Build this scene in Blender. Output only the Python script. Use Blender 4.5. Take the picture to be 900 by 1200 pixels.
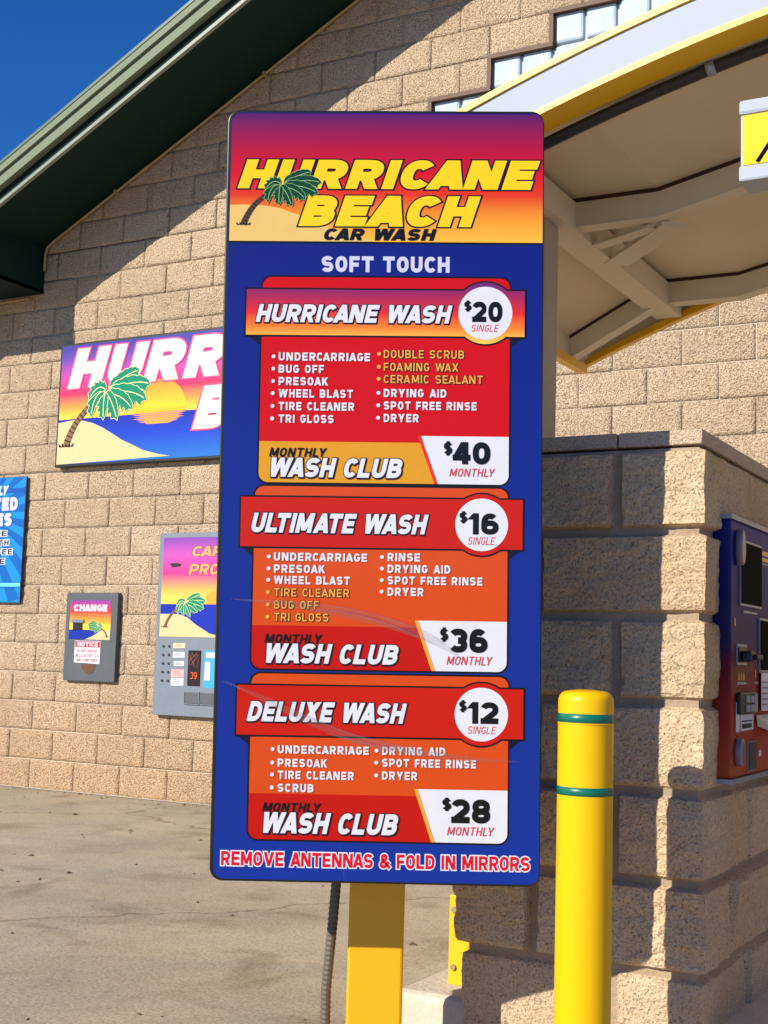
import bpy, math, random
from mathutils import Matrix, Vector, noise

random.seed(7)
S = bpy.context.scene
COL = S.collection
for o in list(bpy.data.objects):
    bpy.data.objects.remove(o)

# ------------------------------------------------------------------ camera
# building frame: X along the block wall, Y into the wall, Z up; the lens is 0.985 m above the slab
YAW, PITCH, ROLL = math.radians(29.05), math.radians(6.2), math.radians(1.65)
fw = Vector((-math.sin(YAW) * math.cos(PITCH), math.cos(YAW) * math.cos(PITCH), math.sin(PITCH)))
rt = Vector((math.cos(YAW), math.sin(YAW), 0.0))
upv = rt.cross(fw)
r2 = rt * math.cos(ROLL) + upv * math.sin(ROLL)
u2 = upv * math.cos(ROLL) - rt * math.sin(ROLL)
cd = bpy.data.cameras.new('camera')
cam = bpy.data.objects.new('camera', cd)
COL.objects.link(cam)
cam.matrix_world = Matrix(((r2.x, u2.x, -fw.x, 0.0), (r2.y, u2.y, -fw.y, 0.0), (r2.z, u2.z, -fw.z, 0.985), (0, 0, 0, 1)))
cd.sensor_fit = 'VERTICAL'
cd.sensor_height = 36.0
cd.lens = 36.0 * 1570.0 / 1200.0
cd.clip_start = 0.05
cd.clip_end = 3000.0
S.camera = cam

# ------------------------------------------------------------------ sky, sun, exposure
SUN_DIR = Vector((0.404, 1.0, -0.562)).normalized()      # the way the light travels
EL = math.asin(-SUN_DIR.z)
AZ = math.atan2(-SUN_DIR.x, -SUN_DIR.y)                  # from +Y, clockwise
world = bpy.data.worlds.new('World')
S.world = world
world.use_nodes = True
wn = world.node_tree
sky = wn.nodes.new('ShaderNodeTexSky')
sky.sky_type = 'NISHITA'
sky.sun_disc = False
sky.sun_elevation = EL
sky.sun_rotation = AZ
sky.altitude = 1500.0
sky.air_density = 0.9
sky.dust_density = 0.0
sky.ozone_density = 3.0
hsv = wn.nodes.new('ShaderNodeHueSaturation')      # the clear, deep blue of a dry desert sky
hsv.inputs['Saturation'].default_value = 1.25
hsv.inputs['Value'].default_value = 1.0
wn.links.new(sky.outputs[0], hsv.inputs['Color'])
tint = wn.nodes.new('ShaderNodeMix')
tint.data_type = 'RGBA'
tint.blend_type = 'MULTIPLY'
tint.inputs['Factor'].default_value = 1.0
tint.inputs['B'].default_value = (1.0, 1.62, 2.30, 1)
wn.links.new(hsv.outputs[0], tint.inputs['A'])
wn.links.new(tint.outputs['Result'], wn.nodes['Background'].inputs[0])
wn.nodes['Background'].inputs[1].default_value = 0.052
sl = bpy.data.lights.new('sun', 'SUN')
sl.energy = 5.0
sl.angle = math.radians(0.5)
sl.color = (1.0, 0.92, 0.77)
so = bpy.data.objects.new('sun', sl)
COL.objects.link(so)
so.rotation_euler = SUN_DIR.to_track_quat('-Z', 'Y').to_euler()
so.location = (-6, -14, 12)
S.view_settings.view_transform = 'Standard'
S.view_settings.look = 'None'
S.view_settings.exposure = 0.33
S.view_settings.gamma = 1.0
S.view_settings.use_curve_mapping = False
S.cycles.max_bounces = 8

# ------------------------------------------------------------------ materials
def lin(c):
    return tuple(((v / 255) / 12.92 if v / 255 <= 0.04045 else ((v / 255 + 0.055) / 1.055) ** 2.4) for v in c)

MATS = {}
def mat(name, rgb, rough=0.5, metal=0.0, spec=0.5, coat=0.0, srgb=True, vary=0.0, vscale=8.0, bump=0.0, bscale=60.0, emis=None):
    if name in MATS:
        return MATS[name]
    m = bpy.data.materials.new(name)
    m.use_nodes = True
    nt = m.node_tree
    b = nt.nodes['Principled BSDF']
    c = lin(rgb) if srgb else rgb
    b.inputs['Base Color'].default_value = (*c, 1)
    b.inputs['Roughness'].default_value = rough
    b.inputs['Metallic'].default_value = metal
    b.inputs['Specular IOR Level'].default_value = spec
    b.inputs['Coat Weight'].default_value = coat
    b.inputs['Coat Roughness'].default_value = 0.08
    geo = nt.nodes.new('ShaderNodeNewGeometry')
    if vary:
        n = nt.nodes.new('ShaderNodeTexNoise')
        n.inputs['Scale'].default_value = vscale
        n.inputs['Detail'].default_value = 6
        n.inputs['Roughness'].default_value = 0.65
        nt.links.new(geo.outputs['Position'], n.inputs['Vector'])
        mx = nt.nodes.new('ShaderNodeMix')
        mx.data_type = 'RGBA'
        mx.inputs['A'].default_value = (*[v * (1 - vary) for v in c], 1)
        mx.inputs['B'].default_value = (*[min(1, v * (1 + vary)) for v in c], 1)
        nt.links.new(n.outputs['Fac'], mx.inputs['Factor'])
        nt.links.new(mx.outputs['Result'], b.inputs['Base Color'])
    if bump:
        n = nt.nodes.new('ShaderNodeTexNoise')
        n.inputs['Scale'].default_value = bscale
        n.inputs['Detail'].default_value = 4
        nt.links.new(geo.outputs['Position'], n.inputs['Vector'])
        bp = nt.nodes.new('ShaderNodeBump')
        bp.inputs['Strength'].default_value = 1.0
        bp.inputs['Distance'].default_value = bump
        nt.links.new(n.outputs['Fac'], bp.inputs['Height'])
        nt.links.new(bp.outputs['Normal'], b.inputs['Normal'])
    MATS[name] = m
    return m

def ink(name, rgb, rough=0.22):
    """printed vinyl: a colour under a glossy, faintly rippled film"""
    if name in MATS:
        return MATS[name]
    m = mat(name, rgb, rough=0.35, spec=0.2, vary=0.05, vscale=25)
    b = m.node_tree.nodes['Principled BSDF']
    b.inputs['Coat Weight'].default_value = 0.18
    b.inputs['Coat Roughness'].default_value = 0.05
    return m

def gradient_ink(name, stops, v0, v1):
    """colour blend that runs up the panel (local y from v0 to v1)"""
    m = ink(name, (200, 60, 40))
    nt = m.node_tree
    tc = nt.nodes.new('ShaderNodeTexCoord')
    sx = nt.nodes.new('ShaderNodeSeparateXYZ')
    nt.links.new(tc.outputs['Object'], sx.inputs[0])
    mr = nt.nodes.new('ShaderNodeMapRange')
    mr.inputs['From Min'].default_value = v0
    mr.inputs['From Max'].default_value = v1
    nt.links.new(sx.outputs['Y'], mr.inputs['Value'])
    cr = nt.nodes.new('ShaderNodeValToRGB')
    el = cr.color_ramp.elements
    while len(el) < len(stops):
        el.new(0.5)
    for e, (p, c) in zip(el, stops):
        e.position = p
        e.color = (*lin(c), 1)
    nt.links.new(mr.outputs[0], cr.inputs[0])
    nt.links.new(cr.outputs[0], nt.nodes['Principled BSDF'].inputs['Base Color'])
    return m

def block_mat(name, light, dark, stain, tint_low=False, fine=1.0, pit=0.8, pit_at=0.34, deep=0.022):
    m = bpy.data.materials.new(name)
    m.use_nodes = True
    nt = m.node_tree
    L = nt.links.new
    b = nt.nodes['Principled BSDF']
    b.inputs['Roughness'].default_value = 0.95
    b.inputs['Specular IOR Level'].default_value = 0.15
    geo = nt.nodes.new('ShaderNodeNewGeometry')
    oi = nt.nodes.new('ShaderNodeObjectInfo')
    n1 = nt.nodes.new('ShaderNodeTexNoise'); n1.inputs['Scale'].default_value = 55 * fine; n1.inputs['Detail'].default_value = 7; n1.inputs['Roughness'].default_value = 0.75
    n2 = nt.nodes.new('ShaderNodeTexNoise'); n2.inputs['Scale'].default_value = 3.0; n2.inputs['Detail'].default_value = 5
    vo = nt.nodes.new('ShaderNodeTexVoronoi'); vo.inputs['Scale'].default_value = 75 * fine
    for n in (n1, n2, vo):
        L(geo.outputs['Position'], n.inputs['Vector'])
    r1 = nt.nodes.new('ShaderNodeValToRGB')
    r1.color_ramp.elements[0].position = 0.33; r1.color_ramp.elements[0].color = (*dark, 1)
    r1.color_ramp.elements[1].position = 0.58; r1.color_ramp.elements[1].color = (*light, 1)
    L(n1.outputs['Fac'], r1.inputs[0])
    mx = nt.nodes.new('ShaderNodeMix'); mx.data_type = 'RGBA'; mx.blend_type = 'MULTIPLY'
    r2_ = nt.nodes.new('ShaderNodeValToRGB')
    r2_.color_ramp.elements[0].position = 0.3; r2_.color_ramp.elements[0].color = (*stain, 1)
    r2_.color_ramp.elements[1].position = 0.65; r2_.color_ramp.elements[1].color = (1, 1, 1, 1)
    L(n2.outputs['Fac'], r2_.inputs[0])
    mx.inputs['Factor'].default_value = 0.7
    L(r1.outputs[0], mx.inputs['A']); L(r2_.outputs[0], mx.inputs['B'])
    hs = nt.nodes.new('ShaderNodeHueSaturation')
    mr = nt.nodes.new('ShaderNodeMapRange'); mr.inputs['To Min'].default_value = 0.94; mr.inputs['To Max'].default_value = 1.04
    L(oi.outputs['Random'], mr.inputs['Value']); L(mr.outputs[0], hs.inputs['Value'])
    L(mx.outputs['Result'], hs.inputs['Color'])
    out = hs.outputs['Color']
    if tint_low:
        # patchy orange tint, stronger towards the lowest courses
        sp = nt.nodes.new('ShaderNodeSeparateXYZ'); L(geo.outputs['Position'], sp.inputs[0])
        m2 = nt.nodes.new('ShaderNodeMapRange'); m2.inputs['From Min'].default_value = 0.0; m2.inputs['From Max'].default_value = 1.0
        m2.inputs['To Min'].default_value = 0.75; m2.inputs['To Max'].default_value = 0.0
        L(sp.outputs['Z'], m2.inputs['Value'])
        mu = nt.nodes.new('ShaderNodeMath'); mu.operation = 'MULTIPLY'
        L(m2.outputs[0], mu.inputs[0]); L(n2.outputs['Fac'], mu.inputs[1])
        m3 = nt.nodes.new('ShaderNodeMix'); m3.data_type = 'RGBA'; m3.blend_type = 'MULTIPLY'
        m3.inputs['B'].default_value = (1.0, 0.70, 0.40, 1)
        L(mu.outputs[0], m3.inputs['Factor']); L(out, m3.inputs['A'])
        out = m3.outputs['Result']
    pn_ = nt.nodes.new('ShaderNodeTexNoise'); pn_.inputs['Scale'].default_value = 95 * fine; pn_.inputs['Detail'].default_value = 2
    L(geo.outputs['Position'], pn_.inputs['Vector'])
    pr_ = nt.nodes.new('ShaderNodeValToRGB')
    pr_.color_ramp.elements[0].position = pit_at; pr_.color_ramp.elements[0].color = (0.40, 0.34, 0.28, 1)  # shade inside the pits is put into the colour, besides the bump
    pr_.color_ramp.elements[1].position = pit_at + .11; pr_.color_ramp.elements[1].color = (1, 1, 1, 1)
    L(pn_.outputs['Fac'], pr_.inputs[0])
    pm_ = nt.nodes.new('ShaderNodeMix'); pm_.data_type = 'RGBA'; pm_.blend_type = 'MULTIPLY'; pm_.inputs['Factor'].default_value = pit
    L(out, pm_.inputs['A']); L(pr_.outputs[0], pm_.inputs['B']); out = pm_.outputs['Result']
    L(out, b.inputs['Base Color'])
    ad = nt.nodes.new('ShaderNodeMath'); ad.operation = 'MULTIPLY_ADD'; ad.inputs[1].default_value = 0.55
    L(vo.outputs['Distance'], ad.inputs[0]); L(n1.outputs['Fac'], ad.inputs[2])
    a2 = nt.nodes.new('ShaderNodeMath'); a2.operation = 'MULTIPLY_ADD'; a2.inputs[1].default_value = 0.5
    L(pr_.outputs[0], a2.inputs[0]); L(ad.outputs[0], a2.inputs[2])
    bp = nt.nodes.new('ShaderNodeBump'); bp.inputs['Strength'].default_value = 1.0; bp.inputs['Distance'].default_value = deep / fine
    L(a2.outputs[0], bp.inputs['Height']); L(bp.outputs['Normal'], b.inputs['Normal'])
    MATS[name] = m
    return m

def ground_mat():
    m = bpy.data.materials.new('concrete_slab')
    m.use_nodes = True
    nt = m.node_tree
    L = nt.links.new
    b = nt.nodes['Principled BSDF']
    b.inputs['Roughness'].default_value = 0.85
    b.inputs['Specular IOR Level'].default_value = 0.25
    geo = nt.nodes.new('ShaderNodeNewGeometry')
    def nz(scale, det=6, ro=0.6, dist=0.0):
        n = nt.nodes.new('ShaderNodeTexNoise'); n.inputs['Scale'].default_value = scale; n.inputs['Detail'].default_value = det
        n.inputs['Roughness'].default_value = ro; n.inputs['Distortion'].default_value = dist
        L(geo.outputs['Position'], n.inputs['Vector']); return n
    def ramp(src, p0, c0, p1, c1):
        r = nt.nodes.new('ShaderNodeValToRGB')
        r.color_ramp.elements[0].position = p0; r.color_ramp.elements[0].color = (*c0, 1)
        r.color_ramp.elements[1].position = p1; r.color_ramp.elements[1].color = (*c1, 1)
        L(src, r.inputs[0]); return r.outputs[0]
    def mul(a, c, f=1.0):
        x = nt.nodes.new('ShaderNodeMix'); x.data_type = 'RGBA'; x.blend_type = 'MULTIPLY'; x.inputs['Factor'].default_value = f
        L(a, x.inputs['A']); L(c, x.inputs['B']); return x.outputs['Result']
    base = ramp(nz(1.3, 8, 0.62).outputs['Fac'], 0.32, (0.43, 0.35, 0.235), 0.68, (0.58, 0.48, 0.335))
    fine = ramp(nz(90, 5, 0.75).outputs['Fac'], 0.32, (0.60, 0.58, 0.56), 0.56, (1.06, 1.06, 1.06))
    blot = ramp(nz(2.3, 4, 0.55, 0.4).outputs['Fac'], 0.27, (0.62, 0.56, 0.50), 0.46, (1, 1, 1))
    spots = ramp(nz(11, 3, 0.5).outputs['Fac'], 0.22, (0.42, 0.37, 0.32), 0.27, (1, 1, 1))
    grey = ramp(nz(0.75, 7, 0.7, 0.8).outputs['Fac'], 0.36, (0.80, 0.83, 0.90), 0.56, (1, 1, 1))
    scuff = ramp(nz(26, 6, 0.8, 1.5).outputs['Fac'], 0.34, (0.70, 0.68, 0.66), 0.52, (1.03, 1.03, 1.03))
    c = mul(mul(mul(mul(mul(base, fine), blot), spots, 0.8), grey), scuff, 0.7)
    # hairline cracks
    wob = nz(1.7, 5, 0.6)
    mixv = nt.nodes.new('ShaderNodeMix'); mixv.data_type = 'RGBA'; mixv.inputs['Factor'].default_value = 0.35
    L(geo.outputs['Position'], mixv.inputs['A']); L(wob.outputs['Color'], mixv.inputs['B'])
    vo = nt.nodes.new('ShaderNodeTexVoronoi'); vo.feature = 'DISTANCE_TO_EDGE'; vo.inputs['Scale'].default_value = 0.42
    L(mixv.outputs['Result'], vo.inputs['Vector'])
    crack = ramp(vo.outputs['Distance'], 0.0005, (0.35, 0.3, 0.26), 0.0035, (1, 1, 1))
    c = mul(c, crack, 0.75)
    L(c, b.inputs['Base Color'])
    bp = nt.nodes.new('ShaderNodeBump'); bp.inputs['Strength'].default_value = 0.7; bp.inputs['Distance'].default_value = 0.004
    L(nz(70, 5, 0.7).outputs['Fac'], bp.inputs['Height']); L(bp.outputs['Normal'], b.inputs['Normal'])
    return m

# ------------------------------------------------------------------ mesh helpers
class MB:
    def __init__(self):
        self.v, self.f, self.m = [], [], []
    def add(self, vs, fs, mi=0):
        n = len(self.v)
        self.v += [tuple(p) for p in vs]
        self.f += [tuple(i + n for i in f) for f in fs]
        self.m += [mi] * len(fs)
        return self
    def box(self, x0, x1, y0, y1, z0, z1, mi=0):
        return self.add([(x0, y0, z0), (x1, y0, z0), (x1, y1, z0), (x0, y1, z0), (x0, y0, z1), (x1, y0, z1), (x1, y1, z1), (x0, y1, z1)],
                        [(0, 3, 2, 1), (4, 5, 6, 7), (0, 1, 5, 4), (1, 2, 6, 5), (2, 3, 7, 6), (3, 0, 4, 7)], mi)
    def poly(self, pts, z=0.0, mi=0):
        return self.add([(p[0], p[1], z) for p in pts], [tuple(range(len(pts)))], mi)
    def prism(self, pts, z0, z1, mi=0):
        """pts counter-clockwise in local xy, extruded along z"""
        n = len(pts)
        vs = [(p[0], p[1], z0) for p in pts] + [(p[0], p[1], z1) for p in pts]
        fs = [tuple(range(n - 1, -1, -1)), tuple(range(n, 2 * n))] + [(i, (i + 1) % n, (i + 1) % n + n, i + n) for i in range(n)]
        return self.add(vs, fs, mi)
    def sweep(self, path, section, mi=0, up=(0, 0, 1), caps=True):
        """closed 2-D section (a, b) swept along a 3-D path; a runs sideways, b along 'up'"""
        n, k = len(path), len(section)
        vs, fs = [], []
        P = [Vector(p) for p in path]
        for i, p in enumerate(P):
            t = (P[min(i + 1, n - 1)] - P[max(i - 1, 0)]).normalized()
            a = t.cross(Vector(up)).normalized()
            b = a.cross(t).normalized()
            for (s, q) in section:
                vs.append(p + a * s + b * q)
        for i in range(n - 1):
            for j in range(k):
                fs.append((i * k + j, i * k + (j + 1) % k, (i + 1) * k + (j + 1) % k, (i + 1) * k + j))
        if caps:
            fs.append(tuple(range(k - 1, -1, -1)))
            fs.append(tuple((n - 1) * k + j for j in range(k)))
        return self.add(vs, fs, mi)
    def tube(self, path, r, seg=10, mi=0):
        up = (0, 0, 1)
        d = Vector(path[-1]) - Vector(path[0])
        if abs(d.normalized().z) > 0.9:
            up = (0, 1, 0)
        return self.sweep(path, [(r * math.cos(2 * math.pi * j / seg), r * math.sin(2 * math.pi * j / seg)) for j in range(seg)], mi, up)
    def build(self, name, mats, parent=None, local=None, smooth=False, bevel=0.0):
        me = bpy.data.meshes.new(name)
        me.from_pydata(self.v, [], self.f)
        mats = mats if isinstance(mats, (list, tuple)) else [mats]
        for m in mats:
            me.materials.append(m)
        if len(mats) > 1:
            me.polygons.foreach_set('material_index', self.m)
        if smooth:
            me.polygons.foreach_set('use_smooth', [True] * len(me.polygons))
        me.update()
        o = bpy.data.objects.new(name, me)
        COL.objects.link(o)
        if parent:
            o.parent = parent
        if local is not None:
            o.matrix_local = local
        if bevel:
            md = o.modifiers.new('bevel', 'BEVEL')
            md.width = bevel
            md.segments = 2
            md.limit_method = 'ANGLE'
        return o

def tag(o, label=None, cat=None, group=None, kind=None):
    if label: o['label'] = label
    if cat: o['category'] = cat
    if group: o['group'] = group
    if kind: o['kind'] = kind
    return o

def thing(name, label, cat, loc=(0, 0, 0), group=None):
    o = bpy.data.objects.new(name, None)
    COL.objects.link(o)
    o.location = loc
    o.empty_display_size = 0.1
    return tag(o, label, cat, group)

def rrect(x0, x1, y0, y1, r, n=6, tl=True, tr=True, br=True, bl=True):
    pts = []
    for (cx, cy, a, on) in ((x0 + r, y0 + r, 180, bl), (x1 - r, y0 + r, 270, br), (x1 - r, y1 - r, 0, tr), (x0 + r, y1 - r, 90, tl)):
        if on:
            pts += [(cx + r * math.cos(math.radians(a + 90 * i / n)), cy + r * math.sin(math.radians(a + 90 * i / n))) for i in range(n + 1)]
        else:
            pts.append((x0 if cx < (x0 + x1) / 2 else x1, y0 if cy < (y0 + y1) / 2 else y1))
    return pts

def circ(cx, cy, r, n=40, ry=None):
    ry = ry or r
    return [(cx + r * math.cos(2 * math.pi * i / n), cy + ry * math.sin(2 * math.pi * i / n)) for i in range(n)]

# ------------------------------------------------------------------ block lettering
def strip(pts, hw, closed=False, ext=0.0):
    P = [Vector((p[0], p[1])) for p in pts]
    if not closed and ext:
        P[0] = P[0] + (P[0] - P[1]).normalized() * ext
        P[-1] = P[-1] + (P[-1] - P[-2]).normalized() * ext
    n = len(P)
    vs, fs = [], []
    for i in range(n):
        if closed:
            a, b = P[i - 1], P[(i + 1) % n]
        else:
            a, b = P[max(i - 1, 0)], P[min(i + 1, n - 1)]
        d0 = (P[i] - a).normalized() if (P[i] - a).length > 1e-9 else (b - P[i]).normalized()
        d1 = (b - P[i]).normalized() if (b - P[i]).length > 1e-9 else d0
        n0 = Vector((-d0.y, d0.x)); n1 = Vector((-d1.y, d1.x))
        m = (n0 + n1)
        m = m.normalized() if m.length > 1e-6 else n0
        k = min(hw / max(0.3, m.dot(n0)), hw * 2.2)
        vs += [P[i] + m * k, P[i] - m * k]
    for i in range(n if closed else n - 1):
        j = (i + 1) % n
        fs.append((2 * i + 1, 2 * j + 1, 2 * j, 2 * i))
    return vs, fs

def earc(cx, cy, rx, ry, a0, a1, n=12, p=2.35):
    out = []
    for i in range(n + 1):
        a = math.radians(a0 + (a1 - a0) * i / n)
        c, s = math.cos(a), math.sin(a)
        out.append((cx + rx * math.copysign(abs(c) ** (2 / p), c), cy + ry * math.copysign(abs(s) ** (2 / p), s)))
    return out

def glyph(ch, t):
    """-> width, list of primitives; ('p', points, closed) strokes and ('d', x0,y0,x1,y1,wx) flat-cut diagonals"""
    h = t / 2
    y0, y1 = h, 1 - h
    W = {'I': t, 'M': .70 + t, 'W': .98 + t, 'N': .58 + t, 'A': .66 + t, 'V': .64 + t, 'L': .42 + t, 'J': .40 + t, 'E': .44 + t, 'F': .42 + t,
         'T': .52 + t, '1': .22 + t, ' ': .34, '$': .42 + t, 'Y': .62 + t, 'X': .62 + t, 'K': .56 + t, '.': t, '/': .4, '&': .62 + t, '-': .4}
    w = W.get(ch, .52 + t)
    a, b, c = h, w - h, w / 2
    wd = t * 1.12
    P = lambda pts, cl=False: ('p', pts, cl)
    D = lambda *q: ('d', *q)
    oval = P(earc(c, .5, b - c, y1 - .5, 0, 351, 40), True)
    um, lm = (y1 + .5) / 2, (y0 + .5) / 2
    ur, lr = (y1 - .5) / 2, (.5 - y0) / 2
    G = {
        'I': [P([(c, 0), (c, 1)])],
        'H': [P([(a, 0), (a, 1)]), P([(b, 0), (b, 1)]), P([(a, .5), (b, .5)])],
        'L': [P([(a, 1), (a, y0), (w, y0)])],
        'T': [P([(0, y1), (w, y1)]), P([(c, 0), (c, y1)])],
        'E': [P([(w, y1), (a, y1), (a, y0), (w, y0)]), P([(a, .5), (w * .93, .5)])],
        'F': [P([(w, y1), (a, y1), (a, 0)]), P([(a, .47), (w * .92, .47)])],
        'U': [P([(a, 1)] + earc(c, .4, b - c, .4 - y0, 180, 360, 16) + [(b, 1)])],
        'J': [P([(b, 1)] + earc(c, .36, b - c, .36 - y0, 0, -165, 14))],
        'O': [oval], '0': [oval],
        'C': [P(earc(c, .5, b - c, y1 - .5, 38, 322, 30))],
        'G': [P(earc(c, .5, b - c, y1 - .5, 38, 340, 30) + [(b, .45), (c + .02, .45)])],
        'Q': [oval, D(c, .28, w, -.02, wd)],
        'D': [P([(a, y0), (a, y1)] + earc(w * .42, .5, b - w * .42, y1 - .5, 90, -90, 18), True)],
        'P': [P([(a, 0), (a, .6)]), P([(a, .40), (a, y1)] + earc(w * .5, (y1 + .40) / 2, b - w * .5, (y1 - .40) / 2, 90, -90, 12), True)],
        'R': [P([(a, 0), (a, .6)]), P([(a, .44), (a, y1)] + earc(w * .5, (y1 + .44) / 2, b - w * .5, (y1 - .44) / 2, 90, -90, 12), True), D(w * .48, .5, w - wd * .48, 0, wd)],
        'B': [P([(a, .5), (a, y1)] + earc(w * .5, um, b - w * .5 - .03, ur, 90, -90, 10), True), P([(a, y0), (a, .5)] + earc(w * .5, lm, b - w * .5, lr, 90, -90, 10), True)],
        'S': [P(earc(c, um, b - c, ur, 22, 270, 18) + earc(c, lm, b - c, lr, 90, -158, 18)[1:])],
        'A': [D(wd / 2, 0, c, 1, wd), D(w - wd / 2, 0, c, 1, wd), P([(w * .2, .27), (w * .8, .27)])],
        'V': [D(wd / 2, 1, c, 0, wd), D(w - wd / 2, 1, c, 0, wd)],
        'W': [D(wd / 2, 1, w * .28, 0, wd), D(w * .5, 1, w * .28, 0, wd * .9), D(w * .5, 1, w * .72, 0, wd * .9), D(w - wd / 2, 1, w * .72, 0, wd)],
        'M': [P([(a, 0), (a, 1)]), P([(b, 0), (b, 1)]), D(t * .6, 1, c, 0.12, wd * .95), D(w - t * .6, 1, c, 0.12, wd * .95)],
        'N': [P([(a, 0), (a, 1)]), P([(b, 0), (b, 1)]), D(t * .62, 1, w - t * .62, 0, wd * 1.15)],
        'K': [P([(a, 0), (a, 1)]), D(t * .8, .42, w - wd * .6, 1, wd * 1.1), D(w * .42, .55, w - wd * .55, 0, wd * 1.1)],
        'X': [D(wd * .6, 0, w - wd * .6, 1, wd * 1.15), D(wd * .6, 1, w - wd * .6, 0, wd * 1.15)],
        'Y': [D(wd * .55, 1, c, .38, wd * 1.1), D(w - wd * .55, 1, c, .38, wd * 1.1), P([(c, 0), (c, .46)])],
        'Z': [P([(0, y1), (w, y1)]), P([(0, y0), (w, y0)]), D(wd * .6, t * .8, w - wd * .6, 1 - t * .8, wd * 1.15)],
        '1': [P([(b, 0), (b, 1)]), D(b - .02, .98, t * .35, .70, t * .95)],
        '2': [P(earc(c, .5 + (y1 - .5) * .42, b - c, (y1 - .5) * .58, 165, -35, 16) + [(a + .05, y0 + .03)]), P([(0, y0), (w, y0)])],
        '3': [P(earc(c, um, b - c, ur, 155, -90, 16)), P(earc(c, lm, b - c, lr, 90, -155, 16))],
        '4': [P([(w * .70, 0), (w * .70, 1)]), D(w * .66, 1, wd * .42, .28, wd * 1.05), P([(0, .30), (w, .30)])],
        '5': [P([(w * .95, y1), (a + .03, y1), (a, .46)]), P(earc(c, (.62 + y0) / 2, b - c, (.62 - y0) / 2, 130, -155, 18))],
        '6': [P(earc(c, .31 + h * .2, b - c, .31 + h * .2 - y0, 0, 351, 26), True), P(earc(c, .5, b - c, y1 - .5, 48, 190, 16))],
        '7': [P([(0, y1), (w, y1)]), D(w - wd * .6, 1 - t * .9, w * .35, 0, wd * 1.1)],
        '8': [P(earc(c, um, b - c - .02, ur, 0, 351, 24), True), P(earc(c, lm, b - c, lr, 0, 351, 24), True)],
        '9': [P(earc(c, .69 - h * .2, b - c, y1 - .69 + h * .2, 0, 351, 26), True), P(earc(c, .5, b - c, y1 - .5, -132, 10, 16))],
        '$': [P(earc(c, um, b - c, ur, 22, 270, 18) + earc(c, lm, b - c, lr, 90, -158, 18)[1:]), P([(c, -.10), (c, 1.10)])],
        '&': [P([(w, .02), (w * .28, .62)] + earc(w * .44, .76, w * .19, .24 - h * .8, 200, -60, 12) + [(w * .22, .42)] + earc(w * .38, .27, w * .38 - h, .27 - h, 140, 300, 10) + [(w * .90, .46)])],
        '/': [D(.05, 0, .35, 1, t)],
        '.': [P([(c, 0), (c, t)])],
        '-': [P([(.04, .45), (.36, .45)])],
    }
    return w, G.get(ch, [])

TIGHT = {}
for _p in 'CA EA DA PA LA RA NA IA UA HA GA OA AC AN AR AS AG AK AL AI AX AT AV'.split(): TIGHT[_p] = .10
for _p in 'CA PA AT AV LY LT TA AW WA AY FA'.split(): TIGHT[_p] = .20
for _p in 'CH CE CT CL CK RC GL GE'.split(): TIGHT[_p] = .05
def lettering(s, u0, u1, v0, v1, z, fill, t=.22, slant=0.0, gap=.12, edge=None, grow=0.0, shadow=None, parent=None, name='lettering', local=None, rise=0.0):
    """one printed line of block capitals that fills the box u0..u1, v0..v1 of its panel"""
    hgt = v1 - v0
    x = 0.0
    gs = []
    for ch in s:
        w, pr = glyph(ch, t)
        if gs and prev + ch in TIGHT: x -= TIGHT[prev + ch]
        gs.append((x, pr))
        x += w + gap
        prev = ch
    total = x - gap
    sx = (u1 - u0 - slant * hgt) / total
    g = MB()
    lay = []
    if shadow:
        lay.append((grow, 2, 0.0, shadow))
    if edge:
        lay.append((grow, 1, 0.00012, (0, 0)))
    lay.append((0.0, 0, 0.00028, (0, 0)))
    for gr, mi, zz, (dx, dy) in lay:
        e = gr / hgt
        ex = e * hgt / sx * 1.0
        em = (e + ex) / 2
        for gi, (gx, prims) in enumerate(gs):
            for pi, p in enumerate(prims):
                if p[0] == 'p':
                    vs, fs = strip(p[1], t / 2 + em, p[2], em)
                else:
                    _, xa, ya, xb, yb, wx = p
                    sl_ = (xb - xa) / (yb - ya)
                    s_ = 1 if yb > ya else -1
                    ya2, yb2 = ya - s_ * e, yb + s_ * e
                    xa2, xb2 = xa - s_ * e * sl_, xb + s_ * e * sl_
                    hw = wx / 2 + ex * math.sqrt(1 + sl_ * sl_)
                    vs = [(xa2 - hw, ya2), (xa2 + hw, ya2), (xb2 + hw, yb2), (xb2 - hw, yb2)]
                    fs = [(0, 1, 2, 3)] if yb > ya else [(3, 2, 1, 0)]
                zl = z + zz + 0.000012 * pi + 0.000006 * (gi % 2)
                g.add([(u0 + (gx + q[0]) * sx + slant * q[1] * hgt + dx, v0 + q[1] * hgt + dy + rise * (gx + q[0]) * sx, zl) for q in vs], fs, mi)
    ms = [fill] + ([edge] if edge else []) 
    if shadow:
        ms = [fill, edge or fill, edge or fill]
    return g.build(name, ms, parent, local)

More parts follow.
